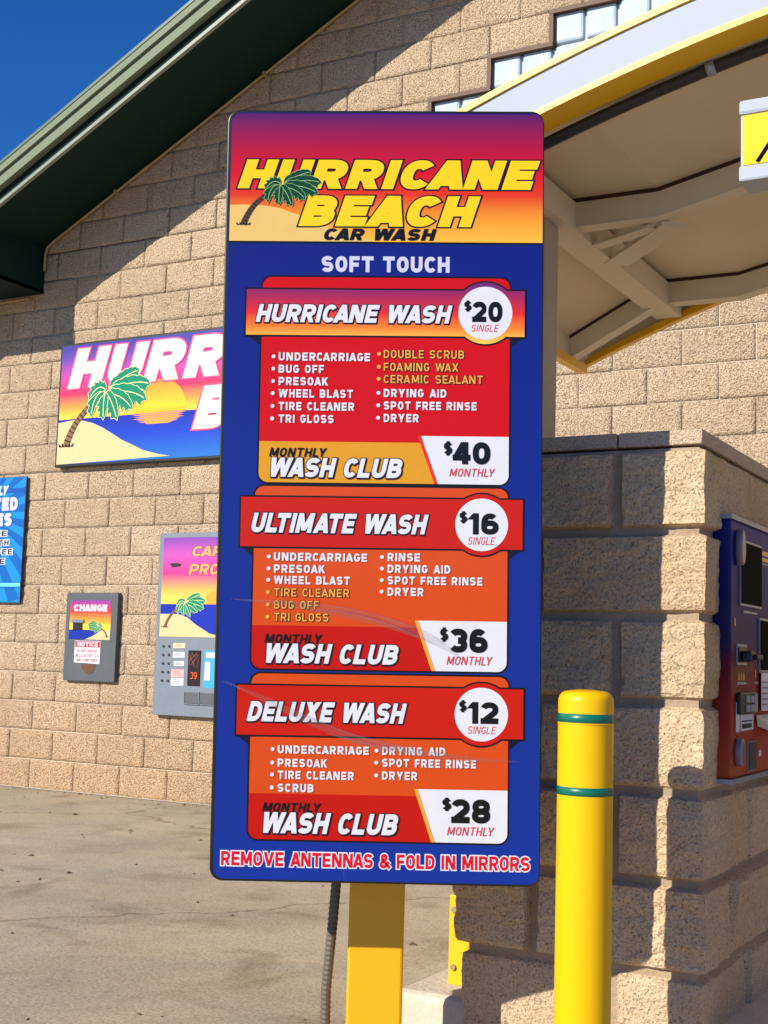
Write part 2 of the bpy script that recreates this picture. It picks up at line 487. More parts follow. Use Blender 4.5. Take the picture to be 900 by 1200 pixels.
# ------------------------------------------------------------------ printed palm tree
def palm_print(parent, bx, by, cx, cy, size, z, dark=False, local=None, flip=1):
    """a wind-bent palm: base (bx,by), crown heart (cx,cy); 'size' is the length of the long fronds"""
    leaf = ink('palm_green_dark', (14, 62, 44)) if dark else ink('palm_green', (18, 128, 92))
    edge = ink('palm_lime', (150, 190, 110)) if dark else ink('palm_cream', (245, 235, 170))
    bark = ink('palm_bark', (74, 58, 44)) if dark else ink('palm_bark_tan', (128, 98, 62))
    bands = ink('palm_ring', (22, 18, 16))
    tr = MB()
    mx_, my_ = bx + (cx - bx) * 0.22, by + (cy - by) * 0.68
    pts = []
    for i in range(15):
        q = i / 14
        pts.append(((1 - q) ** 2 * bx + 2 * q * (1 - q) * mx_ + q * q * cx, (1 - q) ** 2 * by + 2 * q * (1 - q) * my_ + q * q * cy))
    L_, R_ = [], []
    for i, p in enumerate(pts):
        a, b = Vector(pts[max(i - 1, 0)]), Vector(pts[min(i + 1, 14)])
        d = (b - a).normalized()
        hw = size * (0.085 - 0.045 * i / 14)
        L_.append((p[0] - d.y * hw, p[1] + d.x * hw)); R_.append((p[0] + d.y * hw, p[1] - d.x * hw))
    for i in range(14):
        tr.add([(*R_[i], z), (*R_[i + 1], z), (*L_[i + 1], z), (*L_[i], z)], [(0, 1, 2, 3)], 0)
    for i in range(1, 14):
        tr.add([(*R_[i], z + .00005), (R_[i][0] + (R_[i + 1][0] - R_[i][0]) * .28, R_[i][1] + (R_[i + 1][1] - R_[i][1]) * .28, z + .00005),
                (L_[i][0] + (L_[i + 1][0] - L_[i][0]) * .2, L_[i][1] + (L_[i + 1][1] - L_[i][1]) * .2, z + .00005), (*L_[i], z + .00005)], [(0, 1, 2, 3)], 1)
    for k in range(5):
        xx = bx + size * (-.14 + .07 * k)
        tr.add([(xx - size * .035, by - size * .01, z + .0001), (xx + size * .045, by - size * .01, z + .0001), (xx + size * (.03 * (k - 2)), by + size * .07, z + .0001)], [(0, 1, 2)], 1)
    tr.build('palm_trunk', [bark, bands], parent, local)
    fr = MB()
    F = [(.05, .10, .55, .38, .80, .40, .17), (.1, .05, .70, .25, 1.08, .10, .19), (.05, 0, .60, .08, 1.0, -.20, .20), (.0, -.02, .40, -.02, .66, -.36, .17),
         (-.02, .02, .14, -.12, .30, -.55, .15), (-.03, .02, -.08, -.16, -.05, -.52, .13), (-.04, .05, -.34, .05, -.36, -.46, .13), (-.02, .06, -.22, .26, -.44, -.1, .11)]
    for k, (ax, ay, mx2, my2, tx, ty, wd) in enumerate(F):
        zz = z + .00015 + .00012 * (k % 8)
        A = Vector((cx + flip * ax * size, cy + ay * size)); M_ = Vector((cx + flip * mx2 * size, cy + my2 * size)); T = Vector((cx + flip * tx * size, cy + ty * size))
        up_, lo_, sp_ = [], [], []
        n = 12
        for i in range(n + 1):
            q = i / n
            p = A * (1 - q) ** 2 + M_ * 2 * q * (1 - q) + T * q * q
            d = ((M_ - A) * (1 - q) + (T - M_) * q).normalized()
            nn = Vector((-d.y, d.x)) * flip
            hw = size * wd * 1.32 * math.sin(math.pi * min(1, .14 + .86 * q)) ** .55
            sp_.append(p)
            up_.append(p + nn * hw * .62 * (1 if i % 2 == 0 else .86))
            lo_.append(p - nn * hw * (1.05 if i % 2 == 0 else .62) + d * size * .05 * (i % 2 == 0))
        ring = [A] + up_[1:-1] + [T] + lo_[1:-1][::-1]
        if flip > 0:
            ring = ring[::-1]
        vs, fs = strip([(p.x, p.y) for p in ring], size * .010, True)
        fr.add([(v[0], v[1], zz) for v in vs], fs, 1)
        # fill as a ladder of quads (the serrated outline is concave)
        for i in range(n):
            qv = [up_[i], up_[i + 1], lo_[i + 1], lo_[i]]
            if i == 0: qv = [A, up_[1], lo_[1]]
            if i == n - 1: qv = [up_[n - 1], T, lo_[n - 1]]
            if flip > 0: qv = qv[::-1]
            fr.add([(p.x, p.y, zz + .00004) for p in qv], [tuple(range(len(qv)))], 0)
        vs, fs = strip([(p.x, p.y) for p in sp_[:-1]], size * .008)
        fr.add([(v[0], v[1], zz + .00007) for v in vs], fs, 1)
    fr.build('palm_fronds', [leaf, edge], parent, local)

WALLF = lambda x, y, z: Matrix(((1, 0, 0, x), (0, 0, -1, y), (0, 1, 0, z), (0, 0, 0, 1)))   # panel on a wall that faces -Y

# ================================================================== THE SETTING
WALL_Y = 7.2
CH, CW = 0.2038, 0.4065                       # course height, block length with joints

g = MB()
N = 400
g.add([(-N, -N, 0), (N, -N, 0), (N, N, 0), (-N, N, 0)], [(0, 1, 2, 3)])
tag(g.build('ground', ground_mat()), kind='structure')

M_block = block_mat('split_face_block', (0.74, 0.575, 0.41), (0.56, 0.415, 0.275), (0.88, 0.83, 0.77), True, 1.25, 0.7)
M_mortar = mat('mortar', (0.66, 0.555, 0.43), rough=0.95, spec=0.1, srgb=False, vary=0.2, vscale=30, bump=0.003, bscale=120)

# ------------------------------------------------------------------ back wall of split-face blocks
def rake(x):
    return 3.93 + 0.513 * (x + 6.916) if x < -0.92 else 3.93 + 0.513 * (-1.84 - x + 6.916)

def block_mesh(name, w, h, seed, nx=19, nz=10, amp=.008):
    rn = random.Random(seed)
    off = Vector((rn.uniform(0, 90), rn.uniform(0, 90), rn.uniform(0, 90)))
    vs, fs = [], []
    for j in range(nz + 1):
        for i in range(nx + 1):
            x, z = w * i / nx, h * j / nz
            d = min(x, w - x, z, h - z)
            e = min(1.0, d / .012)
            y = -(.0015 + e * max(.0, .005 + amp * (noise.noise(Vector((x, 0, z)) * 11 + off) * .6 + noise.noise(Vector((x, 0, z)) * 34 + off) * .55)))
            vs.append((x, y, z))
    for j in range(nz):
        for i in range(nx):
            k = j * (nx + 1) + i
            fs.append((k, k + 1, k + nx + 2, k + nx + 1))
    border = [i for i in range(nx + 1)] + [j * (nx + 1) + nx for j in range(1, nz + 1)] + [nz * (nx + 1) + i for i in range(nx - 1, -1, -1)] + [j * (nx + 1) for j in range(nz - 1, 0, -1)]
    n0 = len(vs)
    vs += [(vs[k][0], .03, vs[k][2]) for k in border]
    nb = len(border)
    for q in range(nb):
        fs.append((border[(q + 1) % nb], border[q], n0 + q, n0 + (q + 1) % nb))
    me = bpy.data.meshes.new(name)
    me.from_pydata(vs, [], fs)
    me.materials.append(M_block)
    me.polygons.foreach_set('use_smooth', [True] * len(me.polygons))
    return me

wall = thing('block_wall', 'tan split-face concrete block gable wall of the wash building', 'wall', (-0.92, WALL_Y, 0))
FULL = [block_mesh('block', CW - .006, CH - .006, 100 + i) for i in range(14)]
HALF = [block_mesh('block', CW / 2 - .006, CH - .006, 200 + i) for i in range(5)]
WIN = {20: (-3.751, 1.94), 21: (-3.751, 1.94), 22: (-3.345, 1.53), 23: (-2.938, 1.12), 24: (-2.532, 0.72), 25: (-2.125, 0.31)}   # stepped opening per course

def shown(x, z):
    if -7.62 < x < -5.02 and z < 5: return True
    if -5.02 <= x < -2.5 and 3.85 < z < 5.6: return True
    if -3.0 < x < -0.9 and 1.95 < z < 4.0: return True
    return False

rest = MB()
rnd = random.Random(3)
nblk = 0
for n in range(0, 36):
    z = n * CH
    x = (-6.19 if n % 2 else -5.985) - CW * 12
    row = []
    while x < 5.2:
        row.append((x, x + CW)); x += CW
    for (xa, xb) in row:
        if z > min(rake(xa + .2), rake(xb - .2)) + 0.02 or xb < -8.0 or xa > 6.2:
            continue
        if n in WIN:
            wa, wb = WIN[n]
            if xa > wa - .03 and xb < wb + .03: continue
            if xa < wa < xb: xb = xa + CW / 2 if wa - xa > .1 else xa
            if xa < wb < xb: xa = xb - CW / 2 if xb - wb > .1 else xb
            if xb - xa < .1: continue
        me = rnd.choice(FULL if xb - xa > .3 else HALF)
        loc = (xa + .003 + .92, 0, z + .003)
        if shown((xa + xb) / 2, z + .1):
            o = bpy.data.objects.new('block', me); COL.objects.link(o)
            o.parent = wall; o.location = (loc[0], rnd.uniform(-.003, .003), loc[2]); nblk += 1
        else:
            rest.add([(v.co.x + loc[0], v.co.y, v.co.z + loc[2]) for v in me.vertices], [tuple(p.vertices) for p in me.polygons])
ro = rest.build('far_blocks', M_block, wall, smooth=True)
tag(ro, kind='stuff')
core = MB()
# mortar bed just behind the block faces, with the window opening left out
core.box(-8.1 + .92, -3.751 + .92, .0045, .2, 0, 20 * CH)
core.box(-3.751 + .92, 1.94 + .92, .0045, .2, 0, 20 * CH)
core.box(1.94 + .92, 6.2 + .92, .0045, .2, 0, 20 * CH)
def gcol(xa, xb, z0):
    a = [(xa + .92, z0), (xb + .92, z0), (xb + .92, rake(xb) + .15), (xa + .92, rake(xa) + .15)]
    vs = [(p[0], .0045, p[1]) for p in a] + [(p[0], .2, p[1]) for p in a]
    core.add(vs, [(0, 1, 2, 3), (7, 6, 5, 4), (0, 4, 5, 1), (1, 5, 6, 2), (2, 6, 7, 3), (3, 7, 4, 0)])
gcol(-8.1, -3.751, 20 * CH)
steps = sorted(WIN.items())
for i in range(1, len(steps)):
    n, (wa, wb) = steps[i]
    pa, pb = steps[i - 1][1]
    if wa > pa: gcol(pa, wa, n * CH)
    if wb < pb: gcol(wb, pb, n * CH)
gcol(steps[-1][1][0], -0.92, 26 * CH); gcol(-0.92, steps[-1][1][1], 26 * CH)
gcol(1.94, 6.2, 20 * CH)
core.build('mortar_bed', M_mortar, wall)

# ------------------------------------------------------------------ stepped glass block window
win = thing('glass_block_window', 'stepped window of pale glass blocks in brown trim high on the block wall', 'window', (-0.92, WALL_Y, 20 * CH))
M_glass = mat('glass_block', (0.40, 0.50, 0.58), rough=0.45, spec=0.15, srgb=False, vary=0.35, vscale=11)
M_grout = mat('window_grout', (0.52, 0.52, 0.48), rough=0.8, srgb=False)
M_trim = mat('brown_trim', (84, 52, 26), rough=0.6)
gb = MB()
s_ = .19
gb.box(0, s_, -.03, .06, 0, s_)
gmesh = None
for n, (wa, wb) in steps:
    k = int(round((wb - wa) / (CW / 2)))
    for i in range(k):
        xx = wa + i * CW / 2 + .0066
        if gmesh is None:
            o = gb.build('glass_block', M_glass, win, bevel=.018)
            gmesh = o
        else:
            o = gmesh.copy(); COL.objects.link(o); o.parent = win
        o.location = (xx + .92, .05, (n - 20) * CH + .007)
gr = MB()
for n, (wa, wb) in steps:
    gr.box(wa + .92, wb + .92, .045, .09, (n - 20) * CH, (n - 19) * CH + (.0 if n < 25 else 0))
gr.build('grout', M_grout, win)
tm = MB()
for i, (n, (wa, wb)) in enumerate(steps):
    z0 = (n - 20) * CH
    if n == 20: continue
    nx_ = steps[i + 1][1] if i + 1 < len(steps) else (wb, wb)
    tm.box(wa + .92 - .012, wa + .92 + .014, -.012, .06, z0 if n > 21 else -.02, z0 + CH)
    tm.box(wb + .92 - .014, wb + .92 + .012, -.012, .06, z0 if n > 21 else -.02, z0 + CH)
    tm.box(wa + .92 - .012, (nx_[0] if i + 1 < len(steps) else wb) + .92 + .012, -.014, .062, z0 + CH - .016, z0 + CH + .012)
    if i + 1 < len(steps):
        tm.box(nx_[1] + .92 - .012, wb + .92 + .012, -.014, .062, z0 + CH - .016, z0 + CH + .012)
tm.build('trim', M_trim, win)

# ------------------------------------------------------------------ gable roof overhang
roof = thing('gable_roof', 'dark green gable roof overhang with pale green metal fascia', 'roof', (-0.92, 6.8, 3.5))
M_soffit = mat('soffit_green', (12, 42, 35), rough=0.7, spec=.2, vary=0.15, vscale=3)
M_fascia = mat('fascia_green', (112, 124, 100), rough=0.6, spec=.3, vary=0.06, vscale=4)
M_drip = mat('drip_edge', (122, 134, 124), rough=0.4)
OX, OY, OZ = 0.92, -6.8, -3.5
def slope_bar(mb, xa, xb, y0, y1, d0, d1, mi=0):
    """bar that follows the rake: vertical offsets d0..d1 above the rake line"""
    za, zb = rake(xa), rake(xb)
    vs = [(xa, y0, za + d0), (xb, y0, zb + d0), (xb, y1, zb + d0), (xa, y1, za + d0), (xa, y0, za + d1), (xb, y0, zb + d1), (xb, y1, zb + d1), (xa, y1, za + d1)]
    mb.add([(p[0] + OX, p[1] + OY, p[2] + OZ) for p in vs], [(0, 3, 2, 1), (4, 5, 6, 7), (0, 1, 5, 4), (1, 2, 6, 5), (2, 3, 7, 6), (3, 0, 4, 7)], mi)
LX, PX, RX = -7.95, -0.92, 6.11
sf = MB()
for a, b in ((LX + .05, PX), (PX, RX - .05)):
    za, zb = rake(a), rake(b)
    vs = [(a, 6.50, za - .03), (b, 6.50, zb - .03), (b, 7.19, zb), (a, 7.19, za)]
    vs += [(x, y, z + .03) for x, y, z in vs]
    sf.add([(x + OX, y + OY, z + OZ) for x, y, z in vs], [(0, 3, 2, 1), (4, 5, 6, 7), (0, 1, 5, 4), (1, 2, 6, 5), (2, 3, 7, 6), (3, 0, 4, 7)])
sf.build('rake_soffit', M_soffit, roof)
gp = MB()
for a, b in ((LX + .05, PX), (PX, RX - .05)):
    slope_bar(gp, a, b, 6.478, 6.498, -.028, 0.10)
gp.build('rake_board', mat('rake_board_dark', (16, 30, 28), rough=0.8, spec=.2), roof)
for d0, d1, yy in ((-.062, -.048, 6.470), (-.045, -.030, 6.476)):
    dp = MB()
    for a, b in ((LX + .05, PX), (PX, RX - .05)):
        slope_bar(dp, a, b, yy, 6.499, d0, d1)
    dp.build('drip_edge', M_drip, roof)
for (d0, d1, yy) in ((0.030, 0.108, 6.425), (0.110, 0.160, 6.405)):
    fa = MB()
    for a, b in ((LX, PX), (PX, RX)):
        slope_bar(fa, a, b, yy, 6.477, d0, d1)
    fa.build('rake_fascia', M_fascia, roof)
dk = MB()
for a, b in ((LX, PX), (PX, RX)):
    slope_bar(dk, a, b, 6.40, 16.0, 0.162, 0.185)
dk.build('roof_deck', mat('roof_metal', (70, 96, 78), rough=0.4), roof)
# boxed eave returns
for sgn in (0, 1):
    ex = MB()
    xa, xb = (-7.9, -6.914) if sgn == 0 else (5.074, 6.06)
    ex.box(xa + OX, xb + OX, 6.45 + OY, 7.188 + OY, 3.574 + OZ, 3.60 + OZ)
    xs = xb if sgn == 0 else xa
    ex.box(xs - .02 + OX, xs + OX, 6.43 + OY, 7.188 + OY, 3.5745 + OZ, 3.925 + OZ)
    ex.box(xa + OX, xb - .0 + OX, 6.425 + OY, 6.449 + OY, 3.568 + OZ, rake(max(xa, xb) if sgn == 0 else xa) - .22 + OZ)
    ex.build('eave_box', M_soffit, roof)

# tan conduit that follows the soffit line
M_cond = mat('conduit_tan', (176, 148, 98), rough=0.5, vary=0.15)
cdt = thing('wall_conduit', 'thin tan conduit running up the rake under the green soffit', 'conduit', (-6.9, 7.15, 3.7))
p = MB()
path = [(-6.895, 7.165, 3.74), (-6.893, 7.165, 3.87), (-6.88, 7.165, 3.91)] + [(x, 7.165, rake(x) - .028) for x in (-6.82, -6.4, -6.0, -5.4, -4.8, -4.2, -3.5, -2.8, -2.0, -1.0)]
p.tube([(a + 6.9, b - 7.15, c - 3.7) for a, b, c in path], .0095)
p.build('pipe', M_cond, cdt, smooth=True)
for x in (-6.25, -5.0, -3.7):
    q = MB(); q.box(x - .012 + 6.9, x + .012 + 6.9, .002, .04, rake(x) - .042 - 3.7, rake(x) - .014 - 3.7)
    q.build('clip', M_cond, cdt)
jb = MB(); jb.tube([(-6.035 + 6.9, .015, rake(-6.035) - .028 - 3.7), (-5.965 + 6.9, .015, rake(-5.965) - .028 - 3.7)], .0125); jb.build('coupling', M_cond, cdt)
p = MB()
p.tube([(-8.0, 7.165, 3.535), (-7.5, 7.165, 3.537), (-7.03, 7.165, 3.545)], .010)
tag(p.build('eave_conduit', M_cond, smooth=True), 'short tan pipe running level below the boxed eave', 'conduit')

# ------------------------------------------------------------------ wall-mounted signs
SUNSET = [(0.0, (252, 200, 70)), (0.16, (250, 150, 60)), (0.36, (235, 45, 90)), (0.6, (190, 70, 150)), (0.85, (105, 70, 165)), (1.0, (70, 60, 150))]
WHITE = ink('ink_white', (206, 208, 218))
CREAM = ink('ink_cream', (218, 208, 192))
BLACK = ink('ink_black', (16, 15, 18))
BLUE = ink('ink_blue', (24, 42, 150))
M_black = mat('frame_black', (14, 14, 16), rough=0.4)

ws = thing('wall_sign', 'wide sunset beach sign with big white lettering on the block wall', 'sign', (-5.1, 7.17, 2.265))
LF = WALLF(-6.66 + 5.1, 7.135 - 7.17, 0)            # local origin at the panel's lower left corner
SW, SH = 3.02, .892
pb = MB(); pb.box(0, SW, 0, SH, -.055, 0)
pb.build('panel', M_black, ws, LF, bevel=.004)
art = MB(); art.poly([(.018, .34), (SW - .018, .34), (SW - .018, SH - .018), (.018, SH - .018)], .0015)
sk = art.build('sunset_print', gradient_ink('sunset_wall', SUNSET, .34, SH - .05), ws, LF)
art = MB(); art.poly(circ(.925, .345, .228, 48), .0022)
gradient_ink('print_sun', [(0, (244, 130, 40)), (.3, (250, 190, 40)), (1, (244, 128, 50))], .3, .58)
art.build('sun_print', MATS['print_sun'], sk)
art = MB(); art.poly([(.018, .018), (SW - .018, .018), (SW - .018, .339), (.018, .339)], .0029)
sea = art.build('sea_print', gradient_ink('sea_blue', [(0, (40, 110, 190)), (.6, (30, 60, 180)), (1, (25, 42, 160))], 0.0, .34), ws, LF)
art = MB()
for i, (hw, y) in enumerate(((.235, .332), (.215, .318), (.225, .305), (.19, .293), (.17, .281), (.12, .270))):
    art.poly([(.915 - hw, y - .003), (.915 - hw * .6, y - .0065), (.915 + hw * .7, y - .0065), (.915 + hw, y), (.915 + hw * .6, y + .004), (.915 - hw * .6, y + .004)], .0034 + .00002 * i)
art.build('sun_glitter', ink('ink_orange', (244, 156, 54)), sea)
art = MB()
dune = [(.018, .018), (1.03, .035), (.93, .052), (.80, .085), (.72, .12), (.61, .165), (.52, .215), (.43, .262), (.34, .30), (.25, .322), (.16, .332), (.018, .318)]
art.poly(dune, .0042)
art.build('sand_print', ink('ink_sand', (214, 188, 138)), sea)
pink = ink('ink_pink', (228, 80, 130))
lettering('HURRICANE', .084, 2.94, .560, .846, .005, CREAM, t=.30, slant=.30, gap=.10, edge=pink, grow=.011, parent=ws, local=LF)
lettering('BEACH', 1.208, 2.72, .205, .496, .005, CREAM, t=.30, slant=.30, gap=.10, edge=pink, grow=.011, parent=ws, local=LF)
palm_print(ws, .10, .145, .45, .505, .36, .0062, local=LF)

# blue poster at the left edge
po = thing('wall_poster', 'bright blue ray-striped poster with white headline on the block wall', 'poster', (-7.3, 7.18, 1.3))
LF2 = WALLF(-7.66 + 7.3, 7.165 - 7.18, 0)
PB, PW, PH = ink('poster_blue', (30, 130, 205)), .712, .918
pb = MB(); pb.box(0, PW, 0, PH, -.012, 0); pb.build('panel', mat('poster_edge', (20, 34, 60), rough=.5), po, LF2)
pb = MB(); pb.poly([(.004, .004), (PW - .004, .004), (PW - .004, PH - .004), (.004, PH - .004)], .001); pb.build('print', PB, po, LF2)
ry = MB()
for k in range(22):
    a0, a1 = math.radians(k * 360 / 22), math.radians(k * 360 / 22 + 8.2)
    c0 = (.30, .66)
    pts = [c0]
    for a in (a0, a1):
        dx, dy = math.cos(a), math.sin(a)
        tt = min(((PW - .006 - c0[0]) / dx if dx > 0 else (.006 - c0[0]) / dx) if abs(dx) > 1e-6 else 9, ((PH - .006 - c0[1]) / dy if dy > 0 else (.006 - c0[1]) / dy) if abs(dy) > 1e-6 else 9)
        pts.append((c0[0] + dx * tt, c0[1] + dy * tt))
    ry.poly(pts, .0018)
ry.build('rays', ink('poster_navy', (22, 92, 170)), po, LF2)
pb = MB(); pb.poly([(.02, .80), (PW - .008, .800), (PW - .008, .835), (.02, .835)], .0024); pb.build('banner', ink('poster_band', (24, 84, 160)), po, LF2)
pb = MB(); pb.poly([(.004, .112), (PW - .006, .112), (PW - .006, .150), (.004, .150)], .0024); pb.build('banner_edge', MATS['poster_band'], po, LF2)
pb = MB(); pb.poly([(.004, .118), (PW - .006, .118), (PW - .006, .144), (.004, .144)], .003); pb.build('banner', ink('poster_aqua', (110, 215, 215)), po, LF2)
lettering('LY', .44, .545, .785, .855, .003, WHITE, t=.26, slant=.25, edge=PB, grow=.004, parent=po, local=LF2)
lettering('ITED', .36, .640, .672, .768, .003, WHITE, t=.30, gap=.14, edge=MATS['poster_navy'], grow=.006, parent=po, local=LF2)
lettering('ES', .44, .590, .558, .654, .003, WHITE, t=.30, gap=.14, edge=MATS['poster_navy'], grow=.006, parent=po, local=LF2)
for s__, u1, vv in (('IME', .548, .484), ('ONTH', .573, .416), ('ON FEE', .612, .350), ('IME', .543, .281)):
    lettering(s__, u1 - .052 * len(s__), u1, vv, vv + .040, .003, BLACK, t=.2, gap=.2, edge=WHITE, grow=.006, parent=po, local=LF2)

# change machine
cm = thing('change_machine', 'small grey steel change machine with sunset print and red notice', 'machine', (-6.24, 7.18, .765))
LC = WALLF(-6.495 + 6.24, 7.155 - 7.18, 0)
M_steel = mat('brushed_steel', (0.075, 0.085, 0.098), rough=0.6, metal=0.1, srgb=False, vary=0.22, vscale=9)
M_bright = mat('sheet_steel', (0.165, 0.195, 0.235), rough=0.55, metal=0.15, srgb=False, vary=0.18, vscale=7)
pb = MB(); pb.prism(rrect(0, .46, 0, .61, .012), -.075, 0); pb.build('case', M_steel, cm, LC, bevel=.003)
pb = MB(); pb.poly([(.038, .395), (.405, .395), (.405, .558), (.038, .558)], .0015)
pr = pb.build('sunset_print', gradient_ink('sunset_change', [(0, (250, 200, 60)), (.35, (250, 150, 50)), (.65, (225, 50, 60)), (1, (120, 60, 150))], .34, .558), cm, LC)
pb = MB(); pb.poly([(.038, .286), (.180, .286), (.25, .31), (.33, .349), (.405, .349), (.405, .394), (.038, .394)][0:3] + [(.33, .352), (.038, .352)], .002); pb.build('sea_print', BLUE, pr)
pb = MB(); pb.poly([(.038, .353), (.405, .353), (.405, .396), (.038, .396)], .0012); pb.build('horizon_print', ink('ink_yellow', (250, 200, 60)), pr)
pb = MB(); pb.poly([(.181, .286), (.405, .286), (.405, .352), (.331, .352), (.251, .31)], .002); pb.build('sand_print', MATS['ink_sand'], pr)
lettering('CHANGE', .07, .37, .480, .527, .002, WHITE, t=.28, gap=.10, parent=cm, local=LC)
palm_print(cm, .380, .305, .295, .378, .085, .0025, local=LC, flip=-1)
pb = MB(); pb.box(.06, .17, .402, .424, 0, .012); pb.build('bill_lip', M_bright, cm, LC)
pb = MB(); pb.box(.074, .156, .352, .40, 0, .008); pb.build('bill_slot', M_black, cm, LC)
nt_ = MB(); nt_.poly([(.096, .126), (.327, .120), (.327, .277), (.096, .277)], .003); no = nt_.build('notice', WHITE, cm, LC)
RED = ink('ink_red', (200, 22, 30))
pb = MB(); pb.poly([(.100, .232), (.323, .232), (.323, .273), (.100, .273)], .0035); pb.build('notice_band', RED, no)
lettering('NOTICE', .118, .305, .237, .268, .0038, WHITE, t=.24, parent=no)
lettering('DO NOT DEPOSIT', .120, .305, .197, .217, .0038, ink('ink_pale_red', (176, 84, 90)), t=.16, parent=no)
lettering('BILLS ACCEPT 1 5', .108, .315, .165, .185, .0038, MATS['ink_pale_red'], t=.16, parent=no)
lettering('AND COINS ONLY', .116, .308, .134, .154, .0038, MATS['ink_pale_red'], t=.16, parent=no)
pb = MB(); pb.poly([(.165, .118), (.285, .118), (.285, .085), (.262, .058), (.232, .046), (.20, .058), (.172, .085)][::-1], .0022); pb.build('coin_cup', mat('rusty_cup', (92, 58, 34), rough=.7, vary=.3, vscale=40), cm, LC)
for (u, v) in ((.055, .548), (.223, .549), (.39, .548)):
    pb = MB(); pb.prism(circ(u, v, .006, 8), .0015, .005); pb.build('rivet', M_bright, cm, LC)

# product vending cabinet
vm = thing('vending_machine', 'tall steel vending cabinet with faded sunset print beside the menu board', 'machine', (-5.2, 7.18, .565))
LV = WALLF(-5.685 + 5.2, 7.14 - 7.18, 0)
VW, VH = 1.06, 1.21
pb = MB(); pb.prism(rrect(0, VW, 0, VH, .008), -.05, 0); pb.build('case', M_bright, vm, LV, bevel=.003)
pb = MB(); pb.poly([(.033, .735), (VW - .033, .735), (VW - .033, 1.178), (.033, 1.178)], .0015)
pr = pb.build('sunset_print', gradient_ink('sunset_vend', [(0, (252, 214, 80)), (.2, (248, 170, 80)), (.45, (228, 60, 130)), (.75, (190, 80, 170)), (1, (120, 70, 160))], .735, 1.178), vm, LV)
pb = MB(); pb.poly(circ(.455, .77, .05, 24), .0018); pb.build('sun_print', MATS['ink_orange'], pr)
pb = MB(); pb.poly([(.033, .518), (VW - .033, .518), (VW - .033, .734), (.033, .734)], .0019); pb.build('sea_print', MATS['sea_blue'], pr)
pb = MB(); pb.poly([(.033, .518), (.56, .518), (.44, .545), (.33, .60), (.26, .645), (.18, .668), (.033, .668)], .0024); pb.build('sand_print', MATS['ink_sand'], pr)
GOLDV = ink('ink_gold_faded', (212, 160, 96))
lettering('CAR CARE', .27, .93, 1.05, 1.118, .0022, GOLDV, t=.2, slant=.25, edge=ink('ink_violet', (130, 60, 110)), grow=.004, parent=pr)
lettering('PRODUCTS', .252, .93, .93, 1.0, .0022, GOLDV, t=.2, slant=.25, edge=MATS['ink_violet'], grow=.004, parent=pr)
palm_print(vm, .075, .58, .235, .735, .155, .003, local=LV)
pb = MB(); pb.poly([(.09, 1.005), (.115, .978), (.185, .985), (.192, 1.0), (.15, 1.008)][::-1], .0022); pb.build('scuff', M_black, pr)
for k in range(5):
    for u in (.073, .120):
        pb = MB(); pb.prism(circ(u, .453 - .0565 * k, .0085, 10), .0, .006); pb.build('button', mat('button_dark', (40, 40, 44), rough=.4), vm, LV)
for i, (u0, u1, v0, v1, c_) in enumerate(((.150, .250, .442, .478, (226, 206, 170)), (.153, .249, .380, .420, WHITE), (.163, .247, .324, .360, WHITE), (.145, .250, .250, .305, (240, 170, 165)), (.145, .250, .196, .248, WHITE))):
    mm_ = c_ if not isinstance(c_, tuple) else ink('sticker_%d' % i, c_)
    pb = MB(); pb.poly([(u0, v0), (u1, v0 + .003), (u1, v1), (u0, v1 - .002)], .0015 + .0001 * i)
    st = pb.build('sticker', mm_, vm, LV)
    ln = MB()
    for q in range(3):
        vv = v0 + (v1 - v0) * (.28 + .22 * q)
        ln.poly([(u0 + .012, vv), (u1 - .015 - .01 * q, vv), (u1 - .015 - .01 * q, vv + .003), (u0 + .012, vv + .003)], .0021 + .0001 * i)
    ln.build('sticker_lines', ink('ink_grey_print', (120, 110, 112)), st)
pb = MB(); pb.box(.283, .381, .201, .431, 0, .006); dsp = pb.build('display', mat('display_dark', (36, 18, 20), rough=.25), vm, LV)
M_led = ink('led_orange', (226, 96, 40))
lettering('39', .305, .36, .245, .29, .0065, M_led, t=.12, parent=dsp)
ln = MB()
rr_ = random.Random(5)
for q in range(9):
    a_ = (.29 + rr_.random() * .08, .31 + rr_.random() * .11); b_ = (.29 + rr_.random() * .08, .31 + rr_.random() * .11)
    vs, fs = strip([a_, b_], .0015); ln.add([(v[0], v[1], .0066 + q * .00002) for v in vs], fs)
ln.build('scratches', ink('scratch_brown', (150, 80, 60)), dsp)
pb = MB(); pb.poly([(.41, .19), (.52, .19), (.52, .434), (.41, .434)], .0016); bl = pb.build('blue_label', ink('label_blue', (70, 160, 210)), vm, LV)
pb = MB(); pb.poly([(.418, .24), (.46, .24), (.46, .36), (.418, .36)], .0024); pb.poly([(.425, .385), (.50, .385), (.50, .42), (.425, .42)], .0024); pb.build('label_blocks', WHITE, bl)
for u in (.268, .40, .54, .67):
    pb = MB(); pb.box(u, u + .112, .085, .157, 0, .008); dr = pb.build('coin_door', mat('door_grey', (84, 88, 92), rough=.5, metal=.2), vm, LV, bevel=.003)
    pb = MB()
    for (a, b, c, d) in ((u - .006, u + .118, .079, .0845), (u - .006, u + .118, .1575, .163), (u - .006, u - .0005, .0845, .1575), (u + .1125, u + .118, .0845, .1575)):
        pb.box(a, b, c, d, 0, .01)
    pb.build('door_frame', M_bright, dr)

# ================================================================== PAY ISLAND
M_kerb = mat('kerb_concrete', (0.60, 0.53, 0.43), rough=0.9, spec=0.15, srgb=False, vary=0.25, vscale=12, bump=0.004, bscale=70)
k = MB(); k.box(-1.655, -0.70, 3.10, 4.75, 0.0, 0.15)
tag(k.build('kerb_island', M_kerb, bevel=.02), kind='structure')

